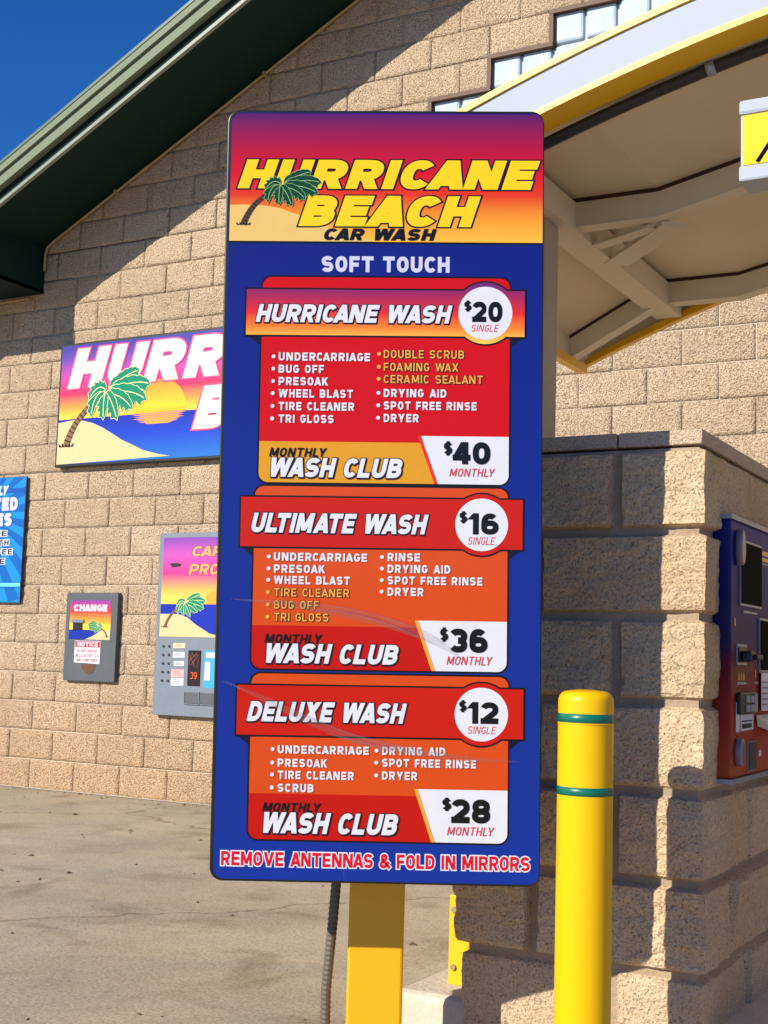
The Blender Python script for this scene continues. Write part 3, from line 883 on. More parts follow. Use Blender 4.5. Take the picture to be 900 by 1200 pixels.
M_stone = block_mat('pier_block', (0.80, 0.625, 0.425), (0.58, 0.425, 0.27), (0.86, 0.75, 0.64), False, 2.0, 0.75, 0.31, 0.013)
PX0, PX1, PY0, PY1 = -1.426, -0.872, 3.083, 4.30
pier = thing('block_pier', 'rough tan split-face block pier standing behind the yellow bollard', 'pier', (-1.165, 3.7, 0))
POX, POY = 1.165, -3.7

def rough_block(x0, x1, y0, y1, z0, z1, faces, amp, seed):
    """split-face block; 'faces' says which vertical sides are rock faced"""
    rn = random.Random(seed)
    off = Vector((rn.uniform(0, 50), rn.uniform(0, 50), rn.uniform(0, 50)))
    tilt = rn.uniform(-.3, .3)
    swell = rn.uniform(.75, 1.25)
    def disp(a, b, la, lb, a_free, b_free):
        # a along the face, b up; a_free = (low edge is an outer corner, high edge is an outer corner)
        d = min(b, lb - b)
        if not a_free: d = min(d, a)
        if not b_free: d = min(d, la - a)
        e = min(1.0, d / (.007 + .012 * abs(noise.noise(Vector((a * 14, b * 14, seed * 3.1))))))
        return e * e * (3 - 2 * e)
    mb = MB()
    st = .0085
    nx, ny, nz = max(6, int((x1 - x0) / st)), max(6, int((y1 - y0) / .016)), max(6, int((z1 - z0) / st))
    def P(x, y, z, on):
        px, py = x, y
        q = Vector((x, y, z))
        nzv = .70 + .30 * noise.noise(q * 5 + off) + .17 * noise.noise(q * 17 + off) + .11 * noise.noise(q * 41 + off) + .09 * noise.noise(q * 95 + off)
        rowt = 1 + tilt * ((z - z0) / (z1 - z0) - .5) * 2
        h = amp * swell * max(0.05, nzv) * rowt
        if 'f' in faces and on['f']:
            py = y - (.004 + h * disp(x - x0, z - z0, x1 - x0, z1 - z0, 'l' in faces, 'r' in faces))
        if 'r' in faces and on['r']:
            px = x + (.004 + h * .9 * disp(y - y0, z - z0, y1 - y0, z1 - z0, 'f' in faces, False))
        if 'l' in faces and on['l']:
            px = x - (.004 + h * .9 * disp(y - y0, z - z0, y1 - y0, z1 - z0, 'f' in faces, False))
        return (px + POX, py + POY, z)
    def sheet(pts, nu, nv, flip):
        fs = []
        for j in range(nv):
            for i in range(nu):
                a = j * (nu + 1) + i
                f = (a, a + 1, a + nu + 2, a + nu + 1)
                fs.append(f[::-1] if flip else f)
        mb.add(pts, fs)
    def on(x, y):
        return {'f': abs(y - y0) < 1e-6, 'r': abs(x - x1) < 1e-6, 'l': abs(x - x0) < 1e-6}
    L = lambda a, b, n: [a if i == 0 else b if i == n else a + (b - a) * i / n for i in range(n + 1)]
    X_, Y_, Z_ = L(x0, x1, nx), L(y0, y1, ny), L(z0, z1, nz)
    if 'f' in faces: sheet([P(x, y0, z, on(x, y0)) for z in Z_ for x in X_], nx, nz, False)
    if 'r' in faces: sheet([P(x1, y, z, on(x1, y)) for z in Z_ for y in Y_], ny, nz, False)
    if 'l' in faces: sheet([P(x0, y, z, on(x0, y)) for z in Z_ for y in Y_], ny, nz, True)
    for zz, fl in ((z0, True), (z1, False)):
        sheet([P(x, y, zz, on(x, y)) for y in Y_ for x in X_], nx, ny, fl)
    return mb

rows = [1.502, 1.301, 1.100, 0.899, 0.694, 0.491, 0.288, 0.084, 0.0]
for r in range(8):
    z1, z0 = rows[r] - .0065, rows[r + 1] + (.0065 if r < 7 else 0)
    J = -1.065 if r % 2 == 0 else -1.262
    amp = .034 if r < 4 else .046 if r < 6 else .026
    parts = [(PX0, J - .0085, PY0, PY0 + (.395 if r % 2 else .195), 'fl'), (J + .0085, PX1, PY0, PY0 + (.195 if r % 2 else .395), 'fr')]
    y = PY0 + (.395 if r % 2 else .195)
    while y < PY1 - .1:
        e_ = min(y + .406, PY1); parts.append((PX0, PX0 + .2, y + .01, e_, 'l')); y = e_
    y = PY0 + (.195 if r % 2 else .395)
    while y < PY1 - .1:
        e_ = min(y + .406, PY1); parts.append((PX1 - .2, PX1, y + .01, e_, 'r')); y = e_
    for q, (a, b, c, d, fs_) in enumerate(parts):
        am = amp if 'f' in fs_ else (.020 if r < 4 else .034)
        if r == 4 and 'r' in fs_: am = .026
        rough_block(a, b, c, d, z0, z1, fs_, am, 31 * r + q).build('block', M_stone, pier, smooth=False)
pc = MB(); pc.box(PX0 - .006 + POX, PX1 + .006 + POX, PY0 - .008 + POY, PY1 + POY, 0, 1.498)
pc.build('mortar_core', mat('pier_mortar', (0.36, 0.275, 0.195), rough=.95, spec=.1, srgb=False, vary=.25, vscale=30, bump=.004, bscale=90), pier)
# smooth cap slabs
M_cap = block_mat('cap_block', (0.80, 0.65, 0.50), (0.62, 0.48, 0.36), (0.86, 0.80, 0.75), False, 2.6, 0.4, 0.27)
for (a, b, c, d) in ((PX0 - .02, -1.068, PY0 - .012, 3.5), (-1.064, PX1 + .014, PY0 - .012, 3.345), (-1.064, PX1 + .012, 3.349, 3.80), (-1.064, PX1 + .014, 3.804, PY1 + .01), (PX0 - .02, -1.068, 3.504, PY1 + .01)):
    cb = MB(); cb.box(a + POX, b + POX, c + POY, d + POY, 1.505, 1.541)
    cb.build('cap_slab', M_cap, pier, bevel=.004)

# ------------------------------------------------------------------ payment terminal on the pier's lane side
pay = thing('payment_terminal', 'blue to orange payment terminal with dark screen set in the block pier', 'payment terminal', (-0.85, 3.5, .70))
LP = Matrix(((0, 0, 1, -.822 + .85), (1, 0, 0, .048), (0, 1, 0, 0), (0, 0, 0, 1)))        # local x = Y, y = up, z = +X
py_ = lambda Y, Z: (Y - 3.5, Z - .70)
PAYG = [(0, (170, 72, 30)), (.22, (150, 36, 26)), (.42, (104, 14, 34)), (.52, (36, 20, 76)), (.7, (16, 18, 96)), (1, (20, 24, 116))]
M_payg = gradient_ink('terminal_blend', PAYG, 1.0 - .975, 1.34 - .70)
_b = M_payg.node_tree.nodes['Principled BSDF']; _b.inputs['Coat Weight'].default_value = 0.0; _b.inputs['Roughness'].default_value = .5; _b.inputs['Specular IOR Level'].default_value = .2
cb = MB(); cb.prism(rrect(3.142 - 3.5, .42, .024, .640, .006), -.075, 0); cb.build('housing', M_payg, pay, LP, bevel=.006)
M_alu = mat('terminal_trim', (150, 156, 166), rough=.4, metal=.5)
cb = MB(); cb.box(3.136 - 3.5, .425, .640, .651, -.078, .004); cb.build('top_trim', M_alu, pay, LP)
cb = MB(); cb.box(3.136 - 3.5, .425, .013, .024, -.078, .006); cb.build('bottom_trim', M_alu, pay, LP)
def framed(name, a, b, c, d, inner, fr=.006, z=.004):
    f = MB(); f.box(a, b, c, d, .0005, z); o = f.build(name + '_frame', M_alu, pay, LP)
    f = MB(); f.box(a + fr, b - fr, c + fr, d - fr, z, z + .002); f.build(name, inner, o)
    return o
M_glassblk = mat('screen_black', (8, 9, 12), rough=.75, spec=.04)
framed('screen', 3.221 - 3.5, 3.435 - 3.5, .436, .598, M_glassblk)
framed('screen', 3.414 - 3.5, 3.64 - 3.5, .275, .413, M_glassblk)
framed('card_reader', 3.190 - 3.5, 3.283 - 3.5, .292, .342, M_black)
cb = MB(); cb.box(3.22 - 3.5, 3.262 - 3.5, .300, .326, .006, .03); cb.box(3.24 - 3.5, 3.30 - 3.5, .305, .318, .006, .04); cb.build('reader_mouth', M_black, pay, LP, bevel=.004)
cb = MB(); cb.box(3.256 - 3.5, 3.395 - 3.5, .420, .425, .0005, .002); cb.build('caption_bar', M_alu, pay, LP)
GOLD = ink('ink_gold', (226, 168, 44))
for (c0, c1) in ((.576, .588), (.561, .571), (.553, .557)):
    cb = MB(); cb.poly([(3.455 - 3.5, c0), (3.56 - 3.5, c0), (3.56 - 3.5, c1), (3.455 - 3.5, c1)], .001); cb.build('printed_bar', GOLD if c0 > .56 else M_alu, pay, LP)
for (a, b) in ((3.172, .385), (3.208, .255), (3.232, .255), (3.256, .255), (3.375, .262)):
    cb = MB(); cb.poly([(a - 3.5, b), (a + .013 - 3.5, b), (a + .011 - 3.5, b + .016), (a + .004 - 3.5, b + .022)], .001); cb.build('icon', GOLD, pay, LP)
for (a, b, c) in ((3.196, 3.288, .245), (3.368, 3.41, .246)):
    cb = MB(); cb.poly([(a - 3.5, c), (b - 3.5, c), (b - 3.5, c + .006), (a - 3.5, c + .006)], .001); cb.build('caption_bar', M_alu, pay, LP)
cb = MB(); cb.box(3.19 - 3.5, 3.355 - 3.5, .174, .226, .0005, .012); kp = cb.build('keypad', M_black, pay, LP, bevel=.003)
for i in range(2):
    for j in range(2):
        cb = MB(); cb.box(3.238 - 3.5 + .042 * i, 3.270 - 3.5 + .042 * i, .180 + .022 * j, .196 + .022 * j, .012, .015); cb.build('keypad_window', ink('ink_grey', (150, 150, 155)), kp)
cb = MB(); cb.box(3.318 - 3.5, 3.346 - 3.5, .178, .222, .012, .015); cb.build('keypad_window', MATS['ink_grey'], kp)
cb = MB(); cb.poly([(3.226 - 3.5, .133), (3.352 - 3.5, .134), (3.355 - 3.5, .172), (3.226 - 3.5, .172)], .002); lb = cb.build('label', WHITE, pay, LP)
cb = MB(); cb.poly([(3.24 - 3.5, .139), (3.335 - 3.5, .139), (3.335 - 3.5, .150), (3.24 - 3.5, .150)], .0028); cb.poly([(3.236 - 3.5, .155), (3.34 - 3.5, .155), (3.34 - 3.5, .158), (3.236 - 3.5, .158)], .0028); cb.build('label_print', BLACK, lb)
cb = MB(); cb.poly([(3.181 - 3.5, .132), (3.221 - 3.5, .132), (3.221 - 3.5, .203), (3.183 - 3.5, .203)], .002); cb.build('side_label', WHITE, pay, LP)
cb = MB(); cb.poly([(3.416 - 3.5, .178), (3.56 - 3.5, .177), (3.56 - 3.5, .274), (3.416 - 3.5, .274)], .007); pp = cb.build('paper_notice', WHITE, pay, LP)
cb = MB()
for q in range(5):
    cb.poly([(3.424 - 3.5, .192 + .014 * q), (3.485 - 3.5 + .02 * (q % 2), .192 + .014 * q), (3.485 - 3.5 + .02 * (q % 2), .196 + .014 * q), (3.424 - 3.5, .196 + .014 * q)], .0075)
cb.build('notice_lines', MATS['ink_grey_print'], pp)
fl_ = MB(); fl_.add([(3.375 - 3.5, .168, .004), (3.56 - 3.5, .168, .004), (3.55 - 3.5, .14, .05), (3.415 - 3.5, .122, .05), (3.39 - 3.5, .14, .004), (3.56 - 3.5, .12, .004)], [(0, 1, 2, 3), (0, 3, 4), (3, 2, 5, 4), (1, 5, 2)])
fl_.build('receipt_flap', mat('flap_cream', (205, 196, 176), rough=.5), pay, LP)
framed('bill_slot', 3.297 - 3.5, 3.374 - 3.5, .034, .106, mat('slot_grey', (40, 42, 46), rough=.5), .003)
for (a, b, c, d) in ((3.195, .085, .026, .034), (3.20, .575, .022, .045)):
    cb = MB(); cb.prism(circ(a - 3.5, b, c, 24, d), 0, .018); cb.build('lock_cover', mat('clear_plastic', (120, 110, 120), rough=.2), pay, LP, smooth=False, bevel=.006)
cb = MB(); cb.poly([(3.413 - 3.5, .064), (3.44 - 3.5, .064), (3.44 - 3.5, .08), (3.413 - 3.5, .08)], .001); cb.build('icon', WHITE, pay, LP)

# ------------------------------------------------------------------ yellow corner guard
M_yel = mat('safety_yellow', (0.80, 0.45, 0.004), rough=0.42, srgb=False, spec=.45, vary=.05, vscale=5)
gd = thing('corner_guard', 'small bolted yellow steel guard beside the pier base on the kerb', 'guard', (-1.53, 3.23, .15))
q = MB(); q.box(-.033, .06, -.004, .004, 0, .226); q.box(-.033, -.025, .004, .10, 0, .226); q.build('plate', M_yel, gd, bevel=.002)
for zz in (.045, .19):
    q = MB(); q.prism(circ(-.018, zz, .008, 8), .004, .011); q.build('bolt', mat('bolt_steel', (170, 160, 120), rough=.4, metal=.6), gd, Matrix(((1, 0, 0, 0), (0, 0, -1, 0), (0, 1, 0, 0), (0, 0, 0, 1))))

# ================================================================== ARCHED CANOPY
can = thing('arched_canopy', 'arched canopy with white fascia, yellow edging and taupe framed underside above the pier', 'canopy', (-1.37, 3.4, 1.541))
COX, COY, COZ = 1.37, -3.4, -1.541
M_white = mat('fascia_white', (164, 172, 184), rough=.6, spec=.25, vary=.03)
M_taupe = mat('taupe_paint', (0.68, 0.585, 0.45), rough=.7, srgb=False, vary=.10, vscale=5)
M_taupe2 = mat('taupe_ceiling', (0.66, 0.55, 0.40), rough=.8, srgb=False, vary=.14, vscale=2.5)
M_gap = mat('brown_gap', (66, 38, 24), rough=.9, vary=.3, vscale=40)  # dark brown strip between rib and ceiling
CX0, CX1, CY0, CY1 = -1.70, 2.008, 2.778, 4.512
def arch(x):
    d = x - CX0 if x < .154 else CX1 - x
    return 2.04 + .445 * d - .12 * d * d
AX = [CX0 + (CX1 - CX0) * i / 40 for i in range(41)]
def arch_band(name, y0, y1, d0, d1, m, xs=AX):
    """a band that follows the arch, between y0..y1 and offsets d0..d1 above the arch line"""
    mb = MB()
    n = len(xs)
    vs = []
    for x in xs:
        z = arch(x)
        vs += [(x + COX, y0 + COY, z + d0 + COZ), (x + COX, y1 + COY, z + d0 + COZ), (x + COX, y1 + COY, z + d1 + COZ), (x + COX, y0 + COY, z + d1 + COZ)]
    fs = [(3, 2, 1, 0), tuple(4 * (n - 1) + j for j in range(4))]
    for i in range(n - 1):
        for j in range(4):
            fs.append((4 * i + j, 4 * i + (j + 1) % 4, 4 * i + 4 + (j + 1) % 4, 4 * i + 4 + j))
    mb.add(vs, fs)
    return mb.build(name, m, can)
arch_band('fascia', CY0, CY0 + .03, .016, .104, M_white)
arch_band('edge_strip', CY0 - .006, CY0 + .085, 0.0, .0155, M_yel)
arch_band('edge_strip', CY0 - .006, CY0 + .04, .1045, .121, M_yel)
arch_band('edge_strip', CY1 - .03, CY1, 0.0, .025, M_yel)
arch_band('rear_fascia', CY1 - .012, CY1 - .001, .0255, .115, M_taupe)
arch_band('roof_sheet', CY0 + .041, CY1 + .01, .116, .135, M_white)
for xx in (CX0, CX1 - .03):
    q = MB(); q.box(xx + COX, xx + .03 + COX, CY0 + .086 + COY, CY1 - .031 + COY, 2.02 + COZ, 2.05 + COZ); q.build('edge_strip', M_yel, can)
    q = MB(); q.box(xx + .004 + COX, xx + .02 + COX, CY0 + .086 + COY, CY1 - .031 + COY, 2.0505 + COZ, 2.15 + COZ); q.build('side_fascia', M_taupe, can)
# folded ceiling sheets
CE = [(-1.68, 2.125), (-1.36, 2.288), (-1.09, 2.285), (-.86, 2.335), (-.40, 2.428), (.154, 2.46)]
CE = CE + [(.308 - x, z) for x, z in CE[-2::-1]]
for i in range(len(CE) - 1):
    (xa, za), (xb, zb) = CE[i], CE[i + 1]
    q = MB()
    q.add([(xa + COX, CY0 + .031 + COY, za + COZ), (xb + COX, CY0 + .031 + COY, zb + COZ), (xb + COX, CY1 - .02 + COY, zb + COZ), (xa + COX, CY1 - .02 + COY, za + COZ),
           (xa + COX, CY0 + .031 + COY, za + .008 + COZ), (xb + COX, CY0 + .031 + COY, zb + .008 + COZ), (xb + COX, CY1 - .02 + COY, zb + .008 + COZ), (xa + COX, CY1 - .02 + COY, za + .008 + COZ)],
          [(3, 2, 1, 0), (4, 5, 6, 7), (0, 1, 5, 4), (1, 2, 6, 5), (2, 3, 7, 6), (3, 0, 4, 7)])
    q.build('ceiling_panel', M_taupe2, can)
def folded(name, prof, y0, y1, dz0, dz1, m):
    mb = MB(); n = len(prof); vs = []
    for x, z in prof:
        vs += [(x + COX, y0 + COY, z + dz0 + COZ), (x + COX, y1 + COY, z + dz0 + COZ), (x + COX, y1 + COY, z + dz1 + COZ), (x + COX, y0 + COY, z + dz1 + COZ)]
    fs = [(3, 2, 1, 0), tuple(4 * (n - 1) + j for j in range(4))]
    for i in range(n - 1):
        for j in range(4):
            fs.append((4 * i + j, 4 * i + (j + 1) % 4, 4 * i + 4 + (j + 1) % 4, 4 * i + 4 + j))
    mb.add(vs, fs)
    return mb.build(name, m, can)
for yy in (3.45, 4.325):
    folded('rib', CE, yy, yy + .012, -.078, -.012, M_taupe)
    folded('rib_gap', CE, yy - .001, yy + .012, -.0118, -.0005, M_gap)
    folded('rib_flange', CE, yy - .002, yy + .055, -.0835, -.0783, M_taupe)
# beam along the lane side over the post
def flat_bar(name, pts, z0, z1, m=M_taupe):
    q = MB(); q.prism([(a + COX, b + COY) for a, b in pts], z0 + COZ, z1 + COZ)
    return q.build(name, m, can)
flat_bar('beam', [(-1.415, CY0 + .09), (-1.325, CY0 + .09), (-1.325, CY1 - .035), (-1.415, CY1 - .035)], 2.192, 2.275)
def bar_between(name, a, b, w, z0, z1):
    a, b = Vector(a), Vector(b); d = (b - a).normalized(); n_ = Vector((-d.y, d.x)) * w / 2
    return flat_bar(name, [tuple(a + n_)[:2], tuple(a - n_)[:2], tuple(b - n_)[:2], tuple(b + n_)[:2]], z0, z1)
for yy in (3.45,):
    bar_between('brace', (-1.325, yy + .34), (-1.06, yy + .06), .075, 2.188, 2.200)
    bar_between('brace', (-1.325, yy + .16), (-1.12, yy + .06), .045, 2.190, 2.1995)
    q = MB(); q.add([(-1.415 + COX, yy + .06 + COY, 2.195 + COZ), (-1.415 + COX, yy + .12 + COY, 2.195 + COZ), (-1.67 + COX, yy + .12 + COY, 2.07 + COZ), (-1.67 + COX, yy + .06 + COY, 2.07 + COZ),
                     (-1.415 + COX, yy + .06 + COY, 2.21 + COZ), (-1.415 + COX, yy + .12 + COY, 2.21 + COZ), (-1.67 + COX, yy + .12 + COY, 2.085 + COZ), (-1.67 + COX, yy + .06 + COY, 2.085 + COZ)],
                    [(3, 2, 1, 0), (4, 5, 6, 7), (0, 1, 5, 4), (1, 2, 6, 5), (2, 3, 7, 6), (3, 0, 4, 7)])
    q.build('brace', M_taupe, can)
q = MB(); q.box(-1.455 + COX, -1.357 + COX, 3.30 + COY, 3.402 + COY, 1.5415 + COZ, 2.191 + COZ)
q.build('post', mat('post_taupe', (0.42, 0.36, 0.30), rough=.5, srgb=False, vary=.06), can, bevel=.004)
q = MB(); q.box(-1.48 + COX, -1.33 + COX, 3.27 + COY, 3.43 + COY, 1.5412 + COZ, 1.549 + COZ); q.build('base_plate', M_taupe, can)
# second post of the canopy, across the lane
q = MB(); q.box(1.626 + COX, 1.728 + COX, 3.30 + COY, 3.402 + COY, 0.0 + COZ, 2.19 + COZ); q.build('post', MATS['post_taupe'], can, bevel=.004)
# dark cable conduit clipped under the front edge
cc = thing('canopy_conduit', 'dark rubber conduit clipped along the inside of the canopy fascia', 'conduit', (-.8, 2.89, 2.3))
q = MB(); xs_ = [-1.62 + .1 * i for i in range(34)]
q.tube([(x + .8, .0, arch(x) - .012 - 2.3) for x in xs_], .0145)
q.build('pipe', mat('rubber_dark', (38, 34, 34), rough=.5), cc, smooth=True)
for x in (-1.35, -.79, -.2, .5):
    q = MB(); sl_ = (arch(x + .01) - arch(x - .01)) / .02
    q.tube([(x + .8 - .010, 0, arch(x) - .012 - 2.3 - .010 * sl_), (x + .8 + .010, 0, arch(x) - .012 - 2.3 + .010 * sl_)], .0175)
    q.build('clamp', M_alu, cc, smooth=True)

# yellow sun disc standing on the canopy
sd = thing('sun_disc_sign', 'round yellow disc sign standing on top of the arched canopy', 'sign', (-.60, 2.86, arch(-.60) + .12))
q = MB(); q.prism(circ(0, .26, .285, 48), -.02, .02); q.build('disc', mat('disc_yellow', (0.80, 0.46, 0.008), rough=.4, srgb=False), sd, Matrix(((1, 0, 0, 0), (0, 0, -1, 0), (0, 1, 0, 0), (0, 0, 0, 1))), bevel=.004)
q = MB(); q.box(-.03, .03, -.012, .012, -.02, .08); q.build('stand', M_yel, sd)

# yellow box sign hanging before the canopy
hb = thing('hanging_box_sign', 'yellow box sign with white edging hanging below the canopy fascia', 'sign', (-.30, 2.70, 1.988))
q = MB(); q.box(-.377, .377, .0, .075, 0, .172); q.build('box', M_white, hb, bevel=.006)
q = MB(); q.box(-.379, .379, -.006, .0775, .141, .174); q.build('top_rail', M_white, hb, bevel=.007)
q = MB(); q.box(-.379, .379, -.006, .0775, -.002, .032); q.build('bottom_rail', M_white, hb, bevel=.005)
q = MB(); q.box(-.371, .371, -.0025, -.0002, .033, .140); fcp = q.build('face', mat('box_yellow', (0.82, 0.50, 0.012), rough=.6, spec=.2, srgb=False), hb)
q = MB()
vs, fs = strip([(-.341, .036), (-.300, .095), (-.262, .132)], .0045); q.add([(v[0], -.0032, v[1]) for v in vs], fs)
q.build('printed_stroke', mat('stroke_black', (12, 12, 12), rough=.9, spec=.05), fcp)
for xx in (-.25, .25):
    q = MB(); q.tube([(xx, .03, .17), (xx, .06, arch(-.30 + xx) + .02 - 1.988)], .006); q.build('hanger', M_alu, hb)

# ================================================================== BOLLARD
bo = thing('bollard', 'round yellow bollard with two green bands before the block pier', 'bollard', (-1.0075, 2.72, 0))
R_ = .0585
M_sleeve = mat('bollard_yellow', (0.80, 0.45, 0.002), rough=.34, srgb=False, spec=.25, vary=.03, vscale=4)
def lathe(prof, seg=48):
    mb = MB(); n = len(prof)
    vs = [(r * math.cos(2 * math.pi * j / seg), r * math.sin(2 * math.pi * j / seg), z) for r, z in prof for j in range(seg)]
    fs = [(i * seg + j, i * seg + (j + 1) % seg, (i + 1) * seg + (j + 1) % seg, (i + 1) * seg + j) for i in range(n - 1) for j in range(seg)]
    mb.add(vs, fs); return mb
prof = [(R_ + .001, 0), (R_, .05), (R_, .864)] + [(R_ - .020 + .020 * math.cos(a), .905 + .022 * math.sin(a)) for a in [math.radians(i * 11.25) for i in range(9)]] + [(.02, .9295), (.0005, .930)]
lathe(prof).build('sleeve', M_sleeve, bo, smooth=True)
M_green = mat('bollard_green', (0, 104, 86), rough=.35)
for za, zb in ((.861, .880), (.711, .729)):
    lathe([(R_ - .001, za), (R_ + .0005, za + .0003), (R_ + .0005, zb - .0003), (R_ - .001, zb)]).build('band', M_green, bo, smooth=True)
lathe([(R_ - .001, .857), (R_ + .0008, .8575), (R_ + .0008, .8605), (R_ - .001, .861)]).build('seam', M_sleeve, bo, smooth=True)

# ================================================================== MENU BOARD
yw, tl, rl = math.radians(27.341), math.radians(-1.737), math.radians(.729)
n_ = Vector((math.cos(yw), math.sin(yw), 0)); zz_ = Vector((0, 0, 1)); bk = zz_.cross(n_)
up_ = zz_ * math.cos(tl) + bk * math.sin(tl)
SX = n_ * math.cos(rl) + up_ * math.sin(rl); SU = -n_ * math.sin(rl) + up_ * math.cos(rl); SN = SX.cross(SU)
O_ = Vector((-1.7257, 2.3858, .5023))
BW, BH = .703, 1.687
root = Vector((-1.5133 - math.sin(yw) * .063, 2.7433 + math.cos(yw) * .063, 0))
mb_ = thing('menu_board', 'tall blue car wash price board with three price panels on a yellow post', 'sign', tuple(root))
o_ = O_ - root
SF = Matrix(((SX.x, SU.x, SN.x, o_.x), (SX.y, SU.y, SN.y, o_.y), (SX.z, SU.z, SN.z, o_.z), (0, 0, 0, 1)))
PF = Matrix.Rotation(yw, 4, 'Z')
NAVY = gradient_ink('board_blue_sheen', [(0, (10, 44, 140)), (1, (16, 22, 108))], 0, 1.687)  # lighter blue low down paints in the board's reflection of bright surroundings
q = MB(); q.prism(rrect(0, BW, 0, BH, .028, 8), -.15, 0); cab = q.build('cabinet', M_black, mb_, SF, bevel=.003)
q = MB(); q.box(-.063, .063, -.063, .063, 0, .70); q.build('post', mat('post_yellow', (0.80, 0.40, 0.003), rough=.38, srgb=False, vary=.04, vscale=4), mb_, PF, bevel=.006)
q = MB(); q.box(-.11, .11, -.11, .11, 0, .012); q.build('base_plate', M_yel, mb_, PF)
q = MB(); q.box(.25, .45, .10, .9, -.26, -.151); q.build('mounting_bracket', M_steel, mb_, SF)
q = MB(); q.poly(rrect(.0085, BW - .0025, .005, BH - .006, .022, 8), .0002)
face = q.build('face', NAVY, mb_, SF)

# header
HD = [(0, (226, 172, 56)), (.16, (222, 146, 40)), (.36, (206, 52, 26)), (.52, (194, 16, 28)), (.72, (164, 14, 52)), (1.0, (74, 26, 92))]
q = MB(); q.poly(rrect(.0095, BW - .0025, 1.3895, BH - .008, .021, 8, bl=False, br=False), .0004)
hd = q.build('header_panel', gradient_ink('header_blend', HD, 1.39, 1.68), mb_, SF)
q = MB(); q.poly([(.0085, 1.385), (BW - .0025, 1.385), (BW - .0025, 1.3893), (.0085, 1.3893)], .0004); q.build('divider', BLACK, mb_, SF)
q = MB(); q.poly([(.0097, 1.3897), (.33, 1.3897), (.26, 1.410), (.20, 1.432), (.165, 1.448), (.12, 1.464), (.08, 1.4705), (.04, 1.4715), (.0097, 1.4705)], .0006); q.build('sand_print', ink('header_sand', (214, 178, 104)), hd)
YEL = ink('ink_lemon', (232, 192, 22))
lettering('HURRICANE', .0251, .6942, 1.5082, 1.5738, .0010, YEL, t=.30, slant=.32, gap=.10, edge=BLACK, grow=.0033, parent=hd)
lettering('BEACH', .1618, .5643, 1.4237, 1.4928, .0010, YEL, t=.30, slant=.32, gap=.10, edge=BLACK, grow=.0033, parent=hd)
lettering('CAR WASH', .2162, .4684, 1.3925, 1.4190, .0010, BLACK, t=.27, slant=.30, gap=.13, parent=hd)
palm_print(hd, .0400, 1.4265, .1230, 1.5130, .082, .0016, dark=True)
SOFTW = ink('ink_soft_white', (188, 190, 220))
lettering('SOFT TOUCH', .2154, .4972, 1.3212, 1.3566, .0006, SOFTW, t=.25, gap=.14, parent=face)
lettering('REMOVE ANTENNAS & FOLD IN MIRRORS', .0248, .6811, .0331, .0626, .0006, ink('ink_crimson', (196, 14, 40)), t=.22, gap=.11, edge=WHITE, grow=.0024, parent=face)

